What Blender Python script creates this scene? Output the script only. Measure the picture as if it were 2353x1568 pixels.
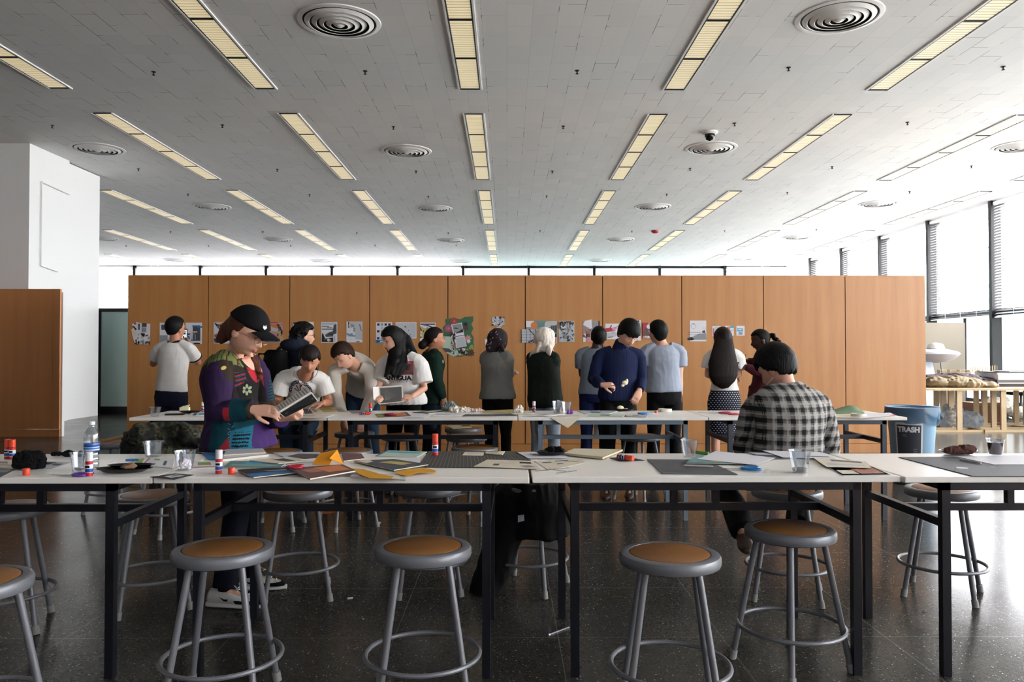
import bpy, bmesh, math, random
import numpy as np
from mathutils import Vector, Matrix, Euler
PI = math.pi
sc = bpy.context.scene
for o in list(bpy.data.objects): bpy.data.objects.remove(o)
COL = sc.collection
# ---------------------------------------------------------------- camera
F, CX, CY = 1780.0, 1176.5, 784.0
CAMH = 1.38
cam_d = bpy.data.cameras.new('camera'); cam = bpy.data.objects.new('camera', cam_d); COL.objects.link(cam)
cam_d.sensor_width = 36; cam_d.lens = 36*F/2353; cam_d.clip_start = .05; cam_d.clip_end = 200
cam.location = (0, 0, CAMH)
cam.rotation_euler = (PI/2 + math.atan(30/F), 0, -math.atan(11.5/F))
sc.camera = cam
CR = Euler(cam.rotation_euler).to_matrix()
def ray(px, py): return CR @ Vector(((px-CX)/F, -(py-CY)/F, -1))
def W(px, py, Y):
    d = ray(px, py); t = Y/d.y; return Vector((d.x*t, Y, CAMH+d.z*t))
def Wz(px, py, z):
    d = ray(px, py); t = (z-CAMH)/d.z; return Vector((d.x*t, d.y*t, z))
# ---------------------------------------------------------------- light, exposure
vs = sc.view_settings; vs.view_transform = 'Standard'; vs.look = 'None'; vs.gamma = 1; vs.exposure = 2.05
vs.use_curve_mapping = False
wd = bpy.data.worlds.new('sky'); sc.world = wd; wd.use_nodes = True
nt = wd.node_tree; bg = nt.nodes['Background']
bg.inputs[0].default_value = (.925, .955, 1.0, 1); bg.inputs[1].default_value = 5.6
sc.cycles.max_bounces = 8; sc.cycles.diffuse_bounces = 4; sc.cycles.glossy_bounces = 3
sc.cycles.transmission_bounces = 6; sc.cycles.transparent_max_bounces = 16
sc.cycles.sample_clamp_indirect = 6; sc.cycles.caustics_reflective = False; sc.cycles.caustics_refractive = False
CEIL = 5.41; XR = 12.95; XL = -24.0; YF = 35.5; YB = -8.0
def portal(loc, rot, sx, sy):
    l = bpy.data.lights.new('daylight_portal', 'AREA'); l.shape = 'RECTANGLE'; l.size = sx; l.size_y = sy
    l.cycles.is_portal = True
    o = bpy.data.objects.new('daylight_portal', l); COL.objects.link(o); o.location = loc; o.rotation_euler = rot
portal((XR+.15, (YF+YB)/2, CEIL/2), (0, PI/2, 0), CEIL, YF-YB)
portal(((XR+XL)/2, YF+.15, CEIL/2), (-PI/2, 0, 0), XR-XL, CEIL)
portal((2, YB-.25, 3.9), (PI/2, 0, 0), 22, 3.0)
sun = bpy.data.lights.new('sun', 'SUN'); so = bpy.data.objects.new('sun', sun); COL.objects.link(so)
sun.energy = 11.0; sun.angle = .02; sun.color = (1, .95, .88)
so.rotation_euler = Vector((-1, -.04, -.62)).to_track_quat('-Z', 'Y').to_euler()
# ---------------------------------------------------------------- materials
MATS = {}
def srgb(c):
    if isinstance(c, str): c = tuple(int(c[i:i+2], 16)/255 for i in (0, 2, 4))
    return tuple(x/12.92 if x <= .04045 else ((x+.055)/1.055)**2.4 for x in c)
def mat(name, col=None, rough=.6, metal=0, emit=None, es=1, trans=0, ior=1.45, spec=.5, noise=0, nscale=30, bump=0, bscale=200, sheen=0, alpha=1):
    if name in MATS: return MATS[name]
    m = bpy.data.materials.new(name); m.use_nodes = True; MATS[name] = m
    N, L = m.node_tree.nodes, m.node_tree.links
    b = N['Principled BSDF']
    c = srgb(col) + (1,)
    b.inputs['Base Color'].default_value = c; b.inputs['Roughness'].default_value = rough
    b.inputs['Metallic'].default_value = metal; b.inputs['IOR'].default_value = ior
    b.inputs['Specular IOR Level'].default_value = spec; b.inputs['Transmission Weight'].default_value = trans
    b.inputs['Alpha'].default_value = alpha
    if emit: b.inputs['Emission Color'].default_value = srgb(emit)+(1,); b.inputs['Emission Strength'].default_value = es
    if noise or bump:
        tc = N.new('ShaderNodeTexCoord')
    if noise:
        n = N.new('ShaderNodeTexNoise'); n.inputs['Scale'].default_value = nscale; n.inputs['Detail'].default_value = 4
        L.new(tc.outputs['Object'], n.inputs['Vector'])
        mx = N.new('ShaderNodeMix'); mx.data_type = 'RGBA'
        mx.inputs[6].default_value = tuple(x*(1-noise) for x in c[:3])+(1,); mx.inputs[7].default_value = tuple(min(1, x*(1+noise)) for x in c[:3])+(1,)
        L.new(n.outputs[0], mx.inputs[0]); L.new(mx.outputs[2], b.inputs['Base Color'])
    if bump:
        n2 = N.new('ShaderNodeTexNoise'); n2.inputs['Scale'].default_value = bscale; L.new(tc.outputs['Object'], n2.inputs['Vector'])
        bp = N.new('ShaderNodeBump'); bp.inputs['Strength'].default_value = bump; bp.inputs['Distance'].default_value = .01
        L.new(n2.outputs[0], bp.inputs['Height']); L.new(bp.outputs[0], b.inputs['Normal'])
    return m
def nodes(m): return m.node_tree.nodes, m.node_tree.links, m.node_tree.nodes['Principled BSDF']
def M_(n, op, L, a, b=None, c=None):
    x = n.new('ShaderNodeMath'); x.operation = op
    for i, v in enumerate((a, b, c)):
        if v is None: continue
        if isinstance(v, (int, float)): x.inputs[i].default_value = v
        else: L.new(v, x.inputs[i])
    return x.outputs[0]
def mixc(N, L, f, a, b):
    x = N.new('ShaderNodeMix'); x.data_type = 'RGBA'
    for i, v in ((0, f), (6, a), (7, b)):
        if isinstance(v, (int, float)): x.inputs[i].default_value = v
        elif isinstance(v, tuple): x.inputs[i].default_value = v+(1,) if len(v) == 3 else v
        else: L.new(v, x.inputs[i])
    return x.outputs[2]
def coords(N, L, kind='Object'):
    tc = N.new('ShaderNodeTexCoord'); s = N.new('ShaderNodeSeparateXYZ'); L.new(tc.outputs[kind], s.inputs[0]); return tc.outputs[kind], s.outputs
def line(N, L, v, period, off, w):    # 1 on thin lines every period
    f = M_(N, 'FRACT', L, M_(N, 'DIVIDE', L, M_(N, 'SUBTRACT', L, v, off-w/2), period))
    return M_(N, 'LESS_THAN', L, f, w/period)
def m_floor():
    m = mat('terrazzo', '1b1b1a', .2, spec=.10); N, L, b = nodes(m); co, s = coords(N, L)
    v = N.new('ShaderNodeTexVoronoi'); v.inputs['Scale'].default_value = 70; L.new(co, v.inputs['Vector'])
    sx = N.new('ShaderNodeSeparateColor'); L.new(v.outputs['Color'], sx.inputs[0])
    chip = M_(N, 'MULTIPLY', L, M_(N, 'LESS_THAN', L, v.outputs['Distance'], .22), M_(N, 'GREATER_THAN', L, sx.outputs[0], .80))
    v3 = N.new('ShaderNodeTexVoronoi'); v3.inputs['Scale'].default_value = 160; L.new(co, v3.inputs['Vector'])
    sx3 = N.new('ShaderNodeSeparateColor'); L.new(v3.outputs['Color'], sx3.inputs[0])
    base = mixc(N, L, sx3.outputs[0], srgb('2a2927'), srgb('4a4742'))
    chipc = mixc(N, L, sx.outputs[1], srgb('7a776f'), srgb('c4c0b4'))
    c = mixc(N, L, chip, base, chipc)
    ln = M_(N, 'MAXIMUM', L, line(N, L, s[0], .798, .25, .004), line(N, L, s[1], .798, .6, .004))
    c = mixc(N, L, ln, c, srgb('6a6660'))
    L.new(c, b.inputs['Base Color'])
    n = N.new('ShaderNodeTexNoise'); n.inputs['Scale'].default_value = 1.5; n.inputs['Detail'].default_value = 5; L.new(co, n.inputs['Vector'])
    L.new(M_(N, 'MULTIPLY_ADD', L, n.outputs[0], .16, .10), b.inputs['Roughness'])
    return m
def m_ceiling():
    m = mat('ceiling_tile', 'e4e6e4', .75); N, L, b = nodes(m); co, s = coords(N, L)
    br = N.new('ShaderNodeTexBrick'); mp = N.new('ShaderNodeMapping'); mp.inputs['Rotation'].default_value = (0, 0, PI/2)
    L.new(co, mp.inputs[0]); L.new(mp.outputs[0], br.inputs['Vector'])
    br.inputs['Scale'].default_value = 1; br.inputs['Brick Width'].default_value = .61; br.inputs['Row Height'].default_value = .305
    br.inputs['Mortar Size'].default_value = .004; br.offset = .5
    br.inputs['Color1'].default_value = srgb('dedfdf')+(1,); br.inputs['Color2'].default_value = srgb('e4e4e3')+(1,)
    n = N.new('ShaderNodeTexNoise'); n.inputs['Scale'].default_value = 1.7; n.inputs['Detail'].default_value = 3; L.new(co, n.inputs['Vector'])
    k = M_(N, 'GREATER_THAN', L, n.outputs[0], .56)
    mc = mixc(N, L, k, srgb('d2d4d5'), srgb('7c8082')); L.new(mc, br.inputs['Mortar'])
    L.new(br.outputs['Color'], b.inputs['Base Color'])
    return m
def m_wood(name, c1, c2, rough=.42):
    m = mat(name, c1, rough, spec=.75); N, L, b = nodes(m)
    co, s = coords(N, L); mp = N.new('ShaderNodeMapping'); mp.inputs['Scale'].default_value = (9, 9, .45); L.new(co, mp.inputs[0])
    n = N.new('ShaderNodeTexNoise'); n.inputs['Scale'].default_value = 1; n.inputs['Detail'].default_value = 6; L.new(mp.outputs[0], n.inputs['Vector'])
    mp2 = N.new('ShaderNodeMapping'); mp2.inputs['Scale'].default_value = (120, 120, 3); L.new(co, mp2.inputs[0])
    n2 = N.new('ShaderNodeTexNoise'); n2.inputs['Scale'].default_value = 1; L.new(mp2.outputs[0], n2.inputs['Vector'])
    f = M_(N, 'ADD', L, M_(N, 'MULTIPLY', L, n.outputs[0], .7), M_(N, 'MULTIPLY', L, n2.outputs[0], .3))
    r = N.new('ShaderNodeMapRange'); r.inputs[1].default_value = .3; r.inputs[2].default_value = .7; L.new(f, r.inputs[0])
    L.new(mixc(N, L, r.outputs[0], srgb(c1), srgb(c2)), b.inputs['Base Color'])
    return m
def m_sheer(name, tint, tf, rough=1):   # pane: part clear, part scattering
    if name in MATS: return MATS[name]
    m = bpy.data.materials.new(name); m.use_nodes = True; MATS[name] = m
    N, L = m.node_tree.nodes, m.node_tree.links; N.remove(N['Principled BSDF']); out = N['Material Output']
    t = N.new('ShaderNodeBsdfTransparent'); t.inputs[0].default_value = srgb(tint)+(1,)
    d = N.new('ShaderNodeBsdfTranslucent'); d.inputs[0].default_value = srgb(tint)+(1,)
    g = N.new('ShaderNodeBsdfGlossy'); g.inputs['Roughness'].default_value = .05
    mx = N.new('ShaderNodeMixShader'); mx.inputs[0].default_value = tf; L.new(t.outputs[0], mx.inputs[1]); L.new(d.outputs[0], mx.inputs[2])
    m2 = N.new('ShaderNodeMixShader'); m2.inputs[0].default_value = .05; L.new(mx.outputs[0], m2.inputs[1]); L.new(g.outputs[0], m2.inputs[2])
    L.new(m2.outputs[0], out.inputs[0]); return m
def m_glasscup(name, tint, gl=.12):
    if name in MATS: return MATS[name]
    m = bpy.data.materials.new(name); m.use_nodes = True; MATS[name] = m
    N, L = m.node_tree.nodes, m.node_tree.links; N.remove(N['Principled BSDF']); out = N['Material Output']
    t = N.new('ShaderNodeBsdfTransparent'); t.inputs[0].default_value = srgb(tint)+(1,)
    g = N.new('ShaderNodeBsdfGlossy'); g.inputs['Roughness'].default_value = .08
    lw = N.new('ShaderNodeLayerWeight'); lw.inputs[0].default_value = .35
    f = M_(N, 'MULTIPLY_ADD', L, lw.outputs['Facing'], .38, gl)
    m2 = N.new('ShaderNodeMixShader'); L.new(f, m2.inputs[0]); L.new(t.outputs[0], m2.inputs[1]); L.new(g.outputs[0], m2.inputs[2])
    L.new(m2.outputs[0], out.inputs[0]); return m
FLOOR, CEILM = m_floor(), m_ceiling()
WOOD = m_wood('oak_veneer', 'b0723c', 'c08a50'); WOODD = m_wood('oak_veneer_deep', 'b97a48', 'c98a52')
SEAM = mat('seam_red_brown', '2a0a06', .7)
WHITE = mat('white_paint', 'e7e7e6', .6); BLACK = mat('black_steel', '0c0d10', .4, .3)
STEEL = mat('grey_enamel', '707176', .36, .15, noise=.12, nscale=14); BOARD = mat('brown_hardboard', '85582c', .42, noise=.2, nscale=18)
LEGD = mat('dark_navy_steel', '1b1d24', .38, .3); LEGB = mat('blue_grey_steel', '6d7a86', .4, .2); LEGM = mat('slate_steel', '3f4650', .4, .2)
TOPM = mat('cream_laminate', 'f2eee6', .35, noise=.05, nscale=3); RUB = mat('rubber_foot', '8c8c88', .7)
LOUV = mat('lamp_louvre', 'cdcabd', .5, emit='ffe9b4', es=.12); LOUVD = mat('louvre_gap', 'a8a491', .5, emit='ffe9b4', es=.06)
FROST = m_sheer('frosted_glass', 'bec1c2', .88); CLEAR = m_sheer('clear_glass', 'fbfafa', .02)
BLIND = m_sheer('blind_slat', 'f2f2f4', .93)
# ---------------------------------------------------------------- mesh builder
class MB:
    def __init__(s): s.v = []; s.f = []; s.m = []; s.mats = []; s.cur = 0
    def use(s, m):
        if m not in s.mats: s.mats.append(m)
        s.cur = s.mats.index(m); return s
    def add(s, vs, fs):
        k = len(s.v); s.v += [tuple(p) for p in vs]; s.f += [tuple(i+k for i in f) for f in fs]; s.m += [s.cur]*len(fs); return s
    def box(s, x0, x1, y0, y1, z0, z1, R=None, at=None):
        vs = [Vector((x, y, z)) for x in (x0, x1) for y in (y0, y1) for z in (z0, z1)]
        if R is not None: vs = [R @ p for p in vs]
        if at is not None: vs = [p+Vector(at) for p in vs]
        return s.add(vs, [(0, 1, 3, 2), (4, 6, 7, 5), (0, 4, 5, 1), (2, 3, 7, 6), (0, 2, 6, 4), (1, 5, 7, 3)])
    def ring(s, c, a, b, n):    # ring of n points around c with half axes vectors a, b
        return [c + a*math.cos(2*PI*i/n) + b*math.sin(2*PI*i/n) for i in range(n)]
    def loft(s, rings, cap=True):
        n = len(rings[0]); vs = [p for r in rings for p in r]; fs = []
        for k in range(len(rings)-1):
            for i in range(n):
                j = (i+1) % n; fs.append((k*n+i, k*n+j, (k+1)*n+j, (k+1)*n+i))
        if cap: fs.append(tuple(range(n))[::-1]); fs.append(tuple((len(rings)-1)*n+i for i in range(n)))
        return s.add(vs, fs)
    def tube(s, pts, r, n=10, closed=False, cap=True, sq=1, up=None):
        pts = [Vector(p) for p in pts]; rs = r if isinstance(r, (list, tuple)) else [r]*len(pts); R = []
        prev = None
        for i, p in enumerate(pts):
            if closed: t = pts[(i+1) % len(pts)]-pts[i-1]
            else: t = (pts[min(i+1, len(pts)-1)]-pts[max(i-1, 0)])
            t = t.normalized() if t.length > 1e-9 else Vector((0, 0, 1))
            if prev is None:
                u = Vector(up) if up is not None else (Vector((0, 0, 1)) if abs(t.z) < .9 else Vector((0, 1, 0)))
            else: u = prev
            a = (u - t*u.dot(t)).normalized(); prev = a; b = t.cross(a)
            R.append(s.ring(p, a*rs[i], b*rs[i]*sq, n))
        if closed: R.append(R[0]); return s.loft(R, False)
        return s.loft(R, cap)
    def sph(s, c, r, n=16, m=10, R=None):
        c = Vector(c); r = Vector(r) if not isinstance(r, (int, float)) else Vector((r, r, r)); rings = []
        for k in range(1, m):
            t = PI*k/m; rings.append([Vector((r.x*math.sin(t)*math.cos(2*PI*i/n), r.y*math.sin(t)*math.sin(2*PI*i/n), -r.z*math.cos(t))) for i in range(n)])
        vs = [p for q in rings for p in q]+[Vector((0, 0, -r.z)), Vector((0, 0, r.z))]
        if R is not None: vs = [R @ p for p in vs]
        fs = []
        for k in range(len(rings)-1):
            for i in range(n): fs.append((k*n+i, k*n+(i+1) % n, (k+1)*n+(i+1) % n, (k+1)*n+i))
        L_ = len(rings)*n
        for i in range(n): fs.append(((i+1) % n, i, L_)); fs.append(((len(rings)-1)*n+i, (len(rings)-1)*n+(i+1) % n, L_+1))
        return s.add([p+c for p in vs], fs)
    def lathe(s, prof, n=28, c=(0, 0, 0), R=None):   # prof [(r,z)]
        c = Vector(c); rings = []
        for r, z in prof:
            q = [Vector((r*math.cos(2*PI*i/n), r*math.sin(2*PI*i/n), z)) for i in range(n)]
            if R is not None: q = [R @ p for p in q]
            rings.append([p+c for p in q])
        return s.loft(rings, False)
    def poly(s, pts, th, n=Vector((0, 0, 1))):   # flat polygon given thickness along n
        pts = [Vector(p) for p in pts]; k = len(pts); n = Vector(n)*th
        fs = [tuple(range(k))[::-1], tuple(range(k, 2*k))]+[(i, (i+1) % k, k+(i+1) % k, k+i) for i in range(k)]
        return s.add(pts+[p+n for p in pts], fs)
    def sheet(s, fn, nu, nv, th=.001):     # fn(u,v)->Vector ; thin double sheet
        vs = [fn(i/nu, j/nv) for j in range(nv+1) for i in range(nu+1)]; k = len(vs)
        vs2 = [v+Vector((0, 0, th)) for v in vs]; fs = []
        w = nu+1
        for j in range(nv):
            for i in range(nu):
                a = j*w+i; fs.append((a, a+w, a+w+1, a+1)); fs.append((k+a, k+a+1, k+a+w+1, k+a+w))
        bd = [i for i in range(w)]+[j*w+nu for j in range(1, nv+1)]+[nv*w+i for i in range(nu-1, -1, -1)]+[j*w for j in range(nv-1, 0, -1)]
        for q in range(len(bd)): a, b = bd[q], bd[(q+1) % len(bd)]; fs.append((a, b, k+b, k+a))
        return s.add(vs+vs2, fs)
    def build(s, name, m=None, parent=None, smooth=False, loc=None, rot=None, off=None):
        me = bpy.data.meshes.new(name); v = s.v
        if off is not None: v = [(p[0]-off[0], p[1]-off[1], p[2]-off[2]) for p in v]
        me.from_pydata(v, [], s.f)
        ms = s.mats if s.mats else [m]
        if m is not None and s.mats and m not in s.mats: ms = s.mats
        for q in ms: me.materials.append(q)
        if len(ms) > 1: me.polygons.foreach_set('material_index', s.m)
        if smooth:
            me.polygons.foreach_set('use_smooth', [True]*len(me.polygons))
            try: me.set_sharp_from_angle(angle=math.radians(smooth if smooth > 1 else 40))
            except Exception: pass
        me.validate(); me.update()
        o = bpy.data.objects.new(name, me); COL.objects.link(o)
        if parent is not None: o.parent = parent
        if loc is not None: o.location = loc
        if rot is not None: o.rotation_euler = rot
        return o
def tag(o, label=None, cat=None, group=None, kind=None):
    if label: o['label'] = label
    if cat: o['category'] = cat
    if group: o['group'] = group
    if kind: o['kind'] = kind
    return o
def empty(name, loc, label=None, cat=None, group=None, rz=0, kind=None):
    o = bpy.data.objects.new(name, None); COL.objects.link(o); o.location = loc; o.rotation_euler = (0, 0, rz)
    o.empty_display_size = .05
    return tag(o, label, cat, group, kind)
def copytree(o, parent=None):
    c = o.copy(); COL.objects.link(c)
    if parent: c.parent = parent
    for ch in list(o.children): copytree(ch, c)
    return c
def struct(o): o['kind'] = 'structure'; return o
# ---------------------------------------------------------------- room shell
struct(MB().box(XL, XR, YB, YF, -.2, 0).build('floor', FLOOR))
struct(MB().box(XL-.2, XR+.2, YB-.2, YF+.2, CEIL, CEIL+.3).build('ceiling', CEILM))
struct(MB().box(XL-.2, XL, YB, YF, 0, CEIL).build('wall_left', WHITE))
struct(MB().box(XL, XR, YB-.2, YB, 0, 2.4).box(XL, -9, YB-.2, YB, 2.4, CEIL).build('wall_back', WOODD))
w_ = MB().use(BLACK)
for i_ in range(8): w_.box(-9+3.05*i_-.07, -9+3.05*i_+.07, YB-.12, YB+.02, 2.4, CEIL)
w_.use(m_sheer('dimmed_fill_glass', '858b90', .3)).box(-9, XR, YB-.06, YB-.04, 2.4, CEIL); struct(w_.build('window_40', None))  # unseen windows behind camera, added as fill light; grey pane tint weakens it
struct(MB().box(-80, 80, -60, 110, -.6, -.3).build('ground_outside', mat('pale_ground', 'c9c6c0', .9)))
def bay(n, along, a0, a1, fixed, inward):
    # one 3 m window bay; along 'y' (right wall) or 'x' (far wall)
    def bx(mb, u0, u1, w0, w1, z0, z1):     # u along wall, w = distance inward
        f0, f1 = fixed+inward*w0, fixed+inward*w1
        if along == 'y': mb.box(min(f0, f1), max(f0, f1), u0, u1, z0, z1)
        else: mb.box(u0, u1, min(f0, f1), max(f0, f1), z0, z1)
    root = empty('window_%d' % n, ((fixed, a0, 0) if along == 'y' else (a0, fixed, 0)), kind='structure'); off = root.location
    f = MB().use(BLACK)
    bx(f, a0-.06, a0+.06, -.12, .25, 0, CEIL); bx(f, a0, a1, -.1, .1, 2.4, 2.56); bx(f, a0, a1, -.1, .1, 0, .16); bx(f, a0, a1, -.1, .1, CEIL-.1, CEIL)
    am = (a0+a1)/2; bx(f, am-.03, am+.03, -.05, .05, .1, 2.4)
    f.build('window_frame', None, root, off=off)
    g = MB(); bx(g, a0+.07, a1-.07, -.02, 0, 2.56, CEIL-.1); g.build('upper_pane', CLEAR, root, off=off)
    g = MB(); bx(g, a0+.07, a1-.07, -.02, 0, .16, 2.4); g.build('frosted_pane', FROST if along == 'y' else m_sheer('far_frosted_glass', '8a8d8f', .9), root, off=off)
    return root, bx
def blind(root, bx, a0, a1, z0, tilt, mt):
    off = root.location; s = MB(); z = CEIL-.12; pitch = .075
    while z > z0:
        # slat sloping inward edge down
        for k in range(1):
            t = math.tan(tilt)*.03
            bx(s, a0+.1, a1-.1, .14, .20, z, z+.003)
            for q in range(8):
                i = len(s.v)-8+q; v = s.v[i]
                w = abs((v[0] if abs(v[0]-off.x) < 1 and abs(v[1]-off.y) > -1 and s.axis == 'x' else v[1])-(off.x if s.axis == 'x' else off.y))
                s.v[i] = (v[0], v[1], v[2]-(w-.17)*math.tan(tilt))
        z -= pitch
    for u in (a0+.75, a0+1.5, a0+2.25): bx(s, u-.006, u+.006, .166, .172, z0, CEIL-.1)
    bx(s, a0+.1, a1-.1, .13, .21, z0-.03, z0); bx(s, a0+.1, a1-.1, .12, .22, CEIL-.12, CEIL-.04)
    s.build('venetian_blind', mt, root, off=off)
n = 0
y = YF
while y-3.05 > YB-1:
    n += 1; r, bx = bay(n, 'y', y-3.05, y, XR, -1)
    MB.axis = 'x'; blind(r, bx, y-3.05, y, 2.36+(.05 if n % 2 else 0), .15 if n % 3 else .55, BLIND); y -= 3.05
x = XR
while x-2.99 > XL-1:
    n += 1; r, bx = bay(n, 'x', x-2.99, x, YF, -1)
    k = round((XR-x)/2.99)
    if not 1 <= k <= 4: MB.axis = 'y'; blind(r, bx, x-2.99, x, 2.4, .8, BLIND)
    else:
        g = MB(); bx(g, x-2.92, x-.07, .1, .12, 2.56, CEIL-.1); g.build('frosted_screen', m_sheer('grey_frost', 'b4c0c0', .7), r, off=r.location)
    x -= 2.99
# ---------------------------------------------------------------- oak partition wall
YW = 10.82; HW = 2.47; PX = [293, 478, 665, 849, 1029, 1207, 1385, 1567, 1755, 1943, 2127]
px = [W(p, 814, YW).x for p in PX]
wt = empty('wall_partition', (px[0], YW, 0), kind='structure')
core = MB().use(SEAM).box(px[0]+.02, px[-1]-.02, YW+.02, YW+.12, .0, HW-.01); core.build('partition_core', None, wt, off=wt.location)
for i in range(10):
    p = MB().use(WOOD).box(px[i]+(.006 if i else 0), px[i+1]-(.006 if i < 9 else 0), YW, YW+.022, .13, HW)
    p.build('oak_panel', None, wt, off=wt.location)
MB().use(WOOD).box(px[0], px[-1], YW+.10, YW+.14, 0, HW).build('back_panel', None, wt, off=wt.location)
MB().use(WOOD).box(px[0], px[-1], YW+.004, YW+.03, .0, .124).build('base_board', None, wt, off=wt.location)
MB().use(WOODD).box(px[0], px[-1], YW-.002, YW+.142, HW, HW+.012).build('top_cap', None, wt, off=wt.location)
# left partition and white shaft
xl = W(137, 814, 13.0).x
lp = empty('wall_stair', (xl, 13, 0), kind='structure')
MB().use(WOODD).box(xl-6, xl-.12, 13, 13.05, .13, HW).box(xl-.115, xl, 13, 13.05, .13, HW).box(xl-6, xl, 13.01, 13.05, 0, .12).build('oak_panel', None, lp, off=lp.location)
MB().use(WHITE).box(xl-.03, xl+.02, 13.05, 13.12, 0, HW-.05).build('edge_trim', None, lp, off=lp.location)
struct(MB().box(-16, -9.12, 14.8, 16.15, 0, CEIL).box(-16, -9.2, 16.15, 17.5, 0, CEIL-.02).build('wall_shaft', WHITE))
c = MB().use(WHITE); c.tube([(-9.09, 15.15, 4.75), (-9.09, 15.15, 3.1), (-9.09, 15.7, 3.05)], .014, 8); c.tube([(-9.09, 15.15, 4.75), (-9.09, 16.1, 4.7)], .014, 8)
tag(c.build('wall_conduit', WHITE, smooth=40), 'white metal conduit pipe bent around the white shaft wall', 'pipe')
# frosted screen between the two oak partitions
YG = 18.0; FG = m_sheer('green_frost', '9dbab4', .93)
gs = empty('wall_glass', (W(142, 814, YG).x, YG, 0), kind='structure')
x0, x1, xm = W(100, 814, YG).x, W(420, 814, YG).x, W(229, 814, YG).x
MB().use(BLACK).box(x0, x1, YG-.05, YG+.05, 0, .17).box(x0, x1, YG-.05, YG+.05, 2.36, 2.44).box(xm-.04, xm+.04, YG-.06, YG+.06, 0, 2.4).build('screen_frame', None, gs, off=gs.location)
for a, b in ((x0, xm-.04), (xm+.04, x1)):
    MB().use(mat('green_pane', '93aaa6', .3)).box(a, b, YG-.01, YG+.01, .17, 2.36).build('frosted_pane', None, gs, off=gs.location)
a, b = W(143, 750, 17.9), W(190, 833, 17.9)
tag(MB().box(a.x, b.x, 17.965, 17.99, b.z, a.z).build('pale_square_standin', mat('mint_square', 'a4c3bc', .5)), 'pale green square added for the lighter shape behind the frosted glass screen', 'sheet')  # thin slab standing in for something lighter behind the frosted pane
# ---------------------------------------------------------------- ceiling lights
XK = lambda k: -.56+3.10*k
ORD = ['first', 'second', 'third', 'fourth', 'fifth', 'sixth', 'seventh', 'eighth', 'ninth', 'tenth', 'eleventh', 'twelfth']
def light_proto():
    r = empty('ceiling_light', (0, 0, 0))
    for q in range(4):
        y0 = 1.22*q
        p = MB(); p.use(LOUV)
        nsl = 16
        for i in range(nsl):
            yy = y0+.03+1.15*i/nsl; p.use(LOUV).box(-.135, .135, yy, yy+1.15/nsl*.62, -.012, .0); p.use(LOUVD).box(-.135, .135, yy+1.15/nsl*.62, yy+1.15/nsl, -.008, .0)
        p.build('louvre_panel', None, r)
    f = MB(); t = 1.22*4
    f.use(BLACK)
    for q in range(5): f.box(-.155, .155, 1.22*q-.012, 1.22*q+.012, -.014, 0)
    f.box(-.155, -.136, 0, t, -.014, 0).box(.136, .155, 0, t, -.014, 0)
    f.use(WHITE).box(-.18, -.155, -.02, t+.02, -.018, 0).box(.155, .18, -.02, t+.02, -.018, 0)
    f.build('lamp_frame', None, r)
    return r
LP = light_proto(); first = True
def side(k, c0=0):
    d = k-c0
    return 'centre column' if d == 0 else ('%s column %s of centre' % (ORD[abs(d)-1], 'left' if d < 0 else 'right'))
for j in range(5):
    y0 = 6.82+6.1*j
    for k in range(-7, 5):
        xx = XK(k); xs = 1165+xx*1780/(y0+4.88); xs2 = 1165+xx*1780/y0
        if min(xs, xs2) > 2400 or max(xs, xs2) < -60: continue
        if xx < -9.3 and j < 1: continue
        if -16.2 < xx < -9 and j == 1: continue
        r = LP if first else copytree(LP); first = False
        r.location = (xx, y0, CEIL)
        if j == 4:
            for c in r.children: c.scale = (1, .85, 1)
        tag(r, 'recessed louvred ceiling light strip, %s row away from camera, %s' % (ORD[j], side(k)), 'ceiling light', 'louvred light strips in the ceiling')
# diffusers
def diff_proto():
    r = empty('air_diffuser', (0, 0, 0)); d = MB(); 
    d.use(WHITE).lathe([(.50, 0), (.495, -.012), (.445, -.020), (.435, -.006)], 56)
    for q, (ra, dz) in enumerate(((.415, .0), (.330, -.006), (.245, -.012), (.160, -.018))):
        d.lathe([(ra, -.016+dz), (ra-.056, -.040+dz), (ra-.060, -.036+dz), (ra-.004, -.010+dz), (ra, -.016+dz)], 56)
    d.lathe([(.075, -.035), (.04, -.060), (0.001, -.064)], 40)
    d.build('diffuser_cone', None, r, smooth=50)
    b = MB().lathe([(.45, -.004), (.001, -.004)], 56); b.build('diffuser_throat', mat('duct_dark', '1c1e20', .8), r); return r
DP = diff_proto(); first = True
DPOS = [(780, 50), (1928, 38), (225, 342), (934, 347), (1634, 340), (2345, 336), (488, 475), (998, 479), (1500, 475), (2018, 468), (237, 548), (638, 550), (1035, 552), (1425, 550), (1832, 545), (402, 597), (737, 599), (1058, 600), (1378, 598), (1708, 594)]
DL = ['nearest row, left of the centre light column', 'nearest row, right side of picture', 'above white shaft at left', 'second row, left of the centre lights', 'second row, below the dome camera', 'second row, cut by the right edge', 'third row, leftmost', 'third row, left of centre lights', 'third row, right of centre lights', 'third row, rightmost among light streaks', 'fourth row, beside the dark dome camera', 'fourth row, second from left', 'fourth row, left of centre lights', 'fourth row, second from right', 'fourth row, rightmost', 'last row, leftmost', 'last row, second from left', 'last row, left of centre lights', 'last row, second from right', 'last row, rightmost']
for (a, b), l in zip(DPOS, DL):
    r = DP if first else copytree(DP); first = False
    r.location = Wz(a, b, CEIL)
    tag(r, 'round white air diffuser of concentric rings, '+l, 'air diffuser', 'round air diffusers in the ceiling')
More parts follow.
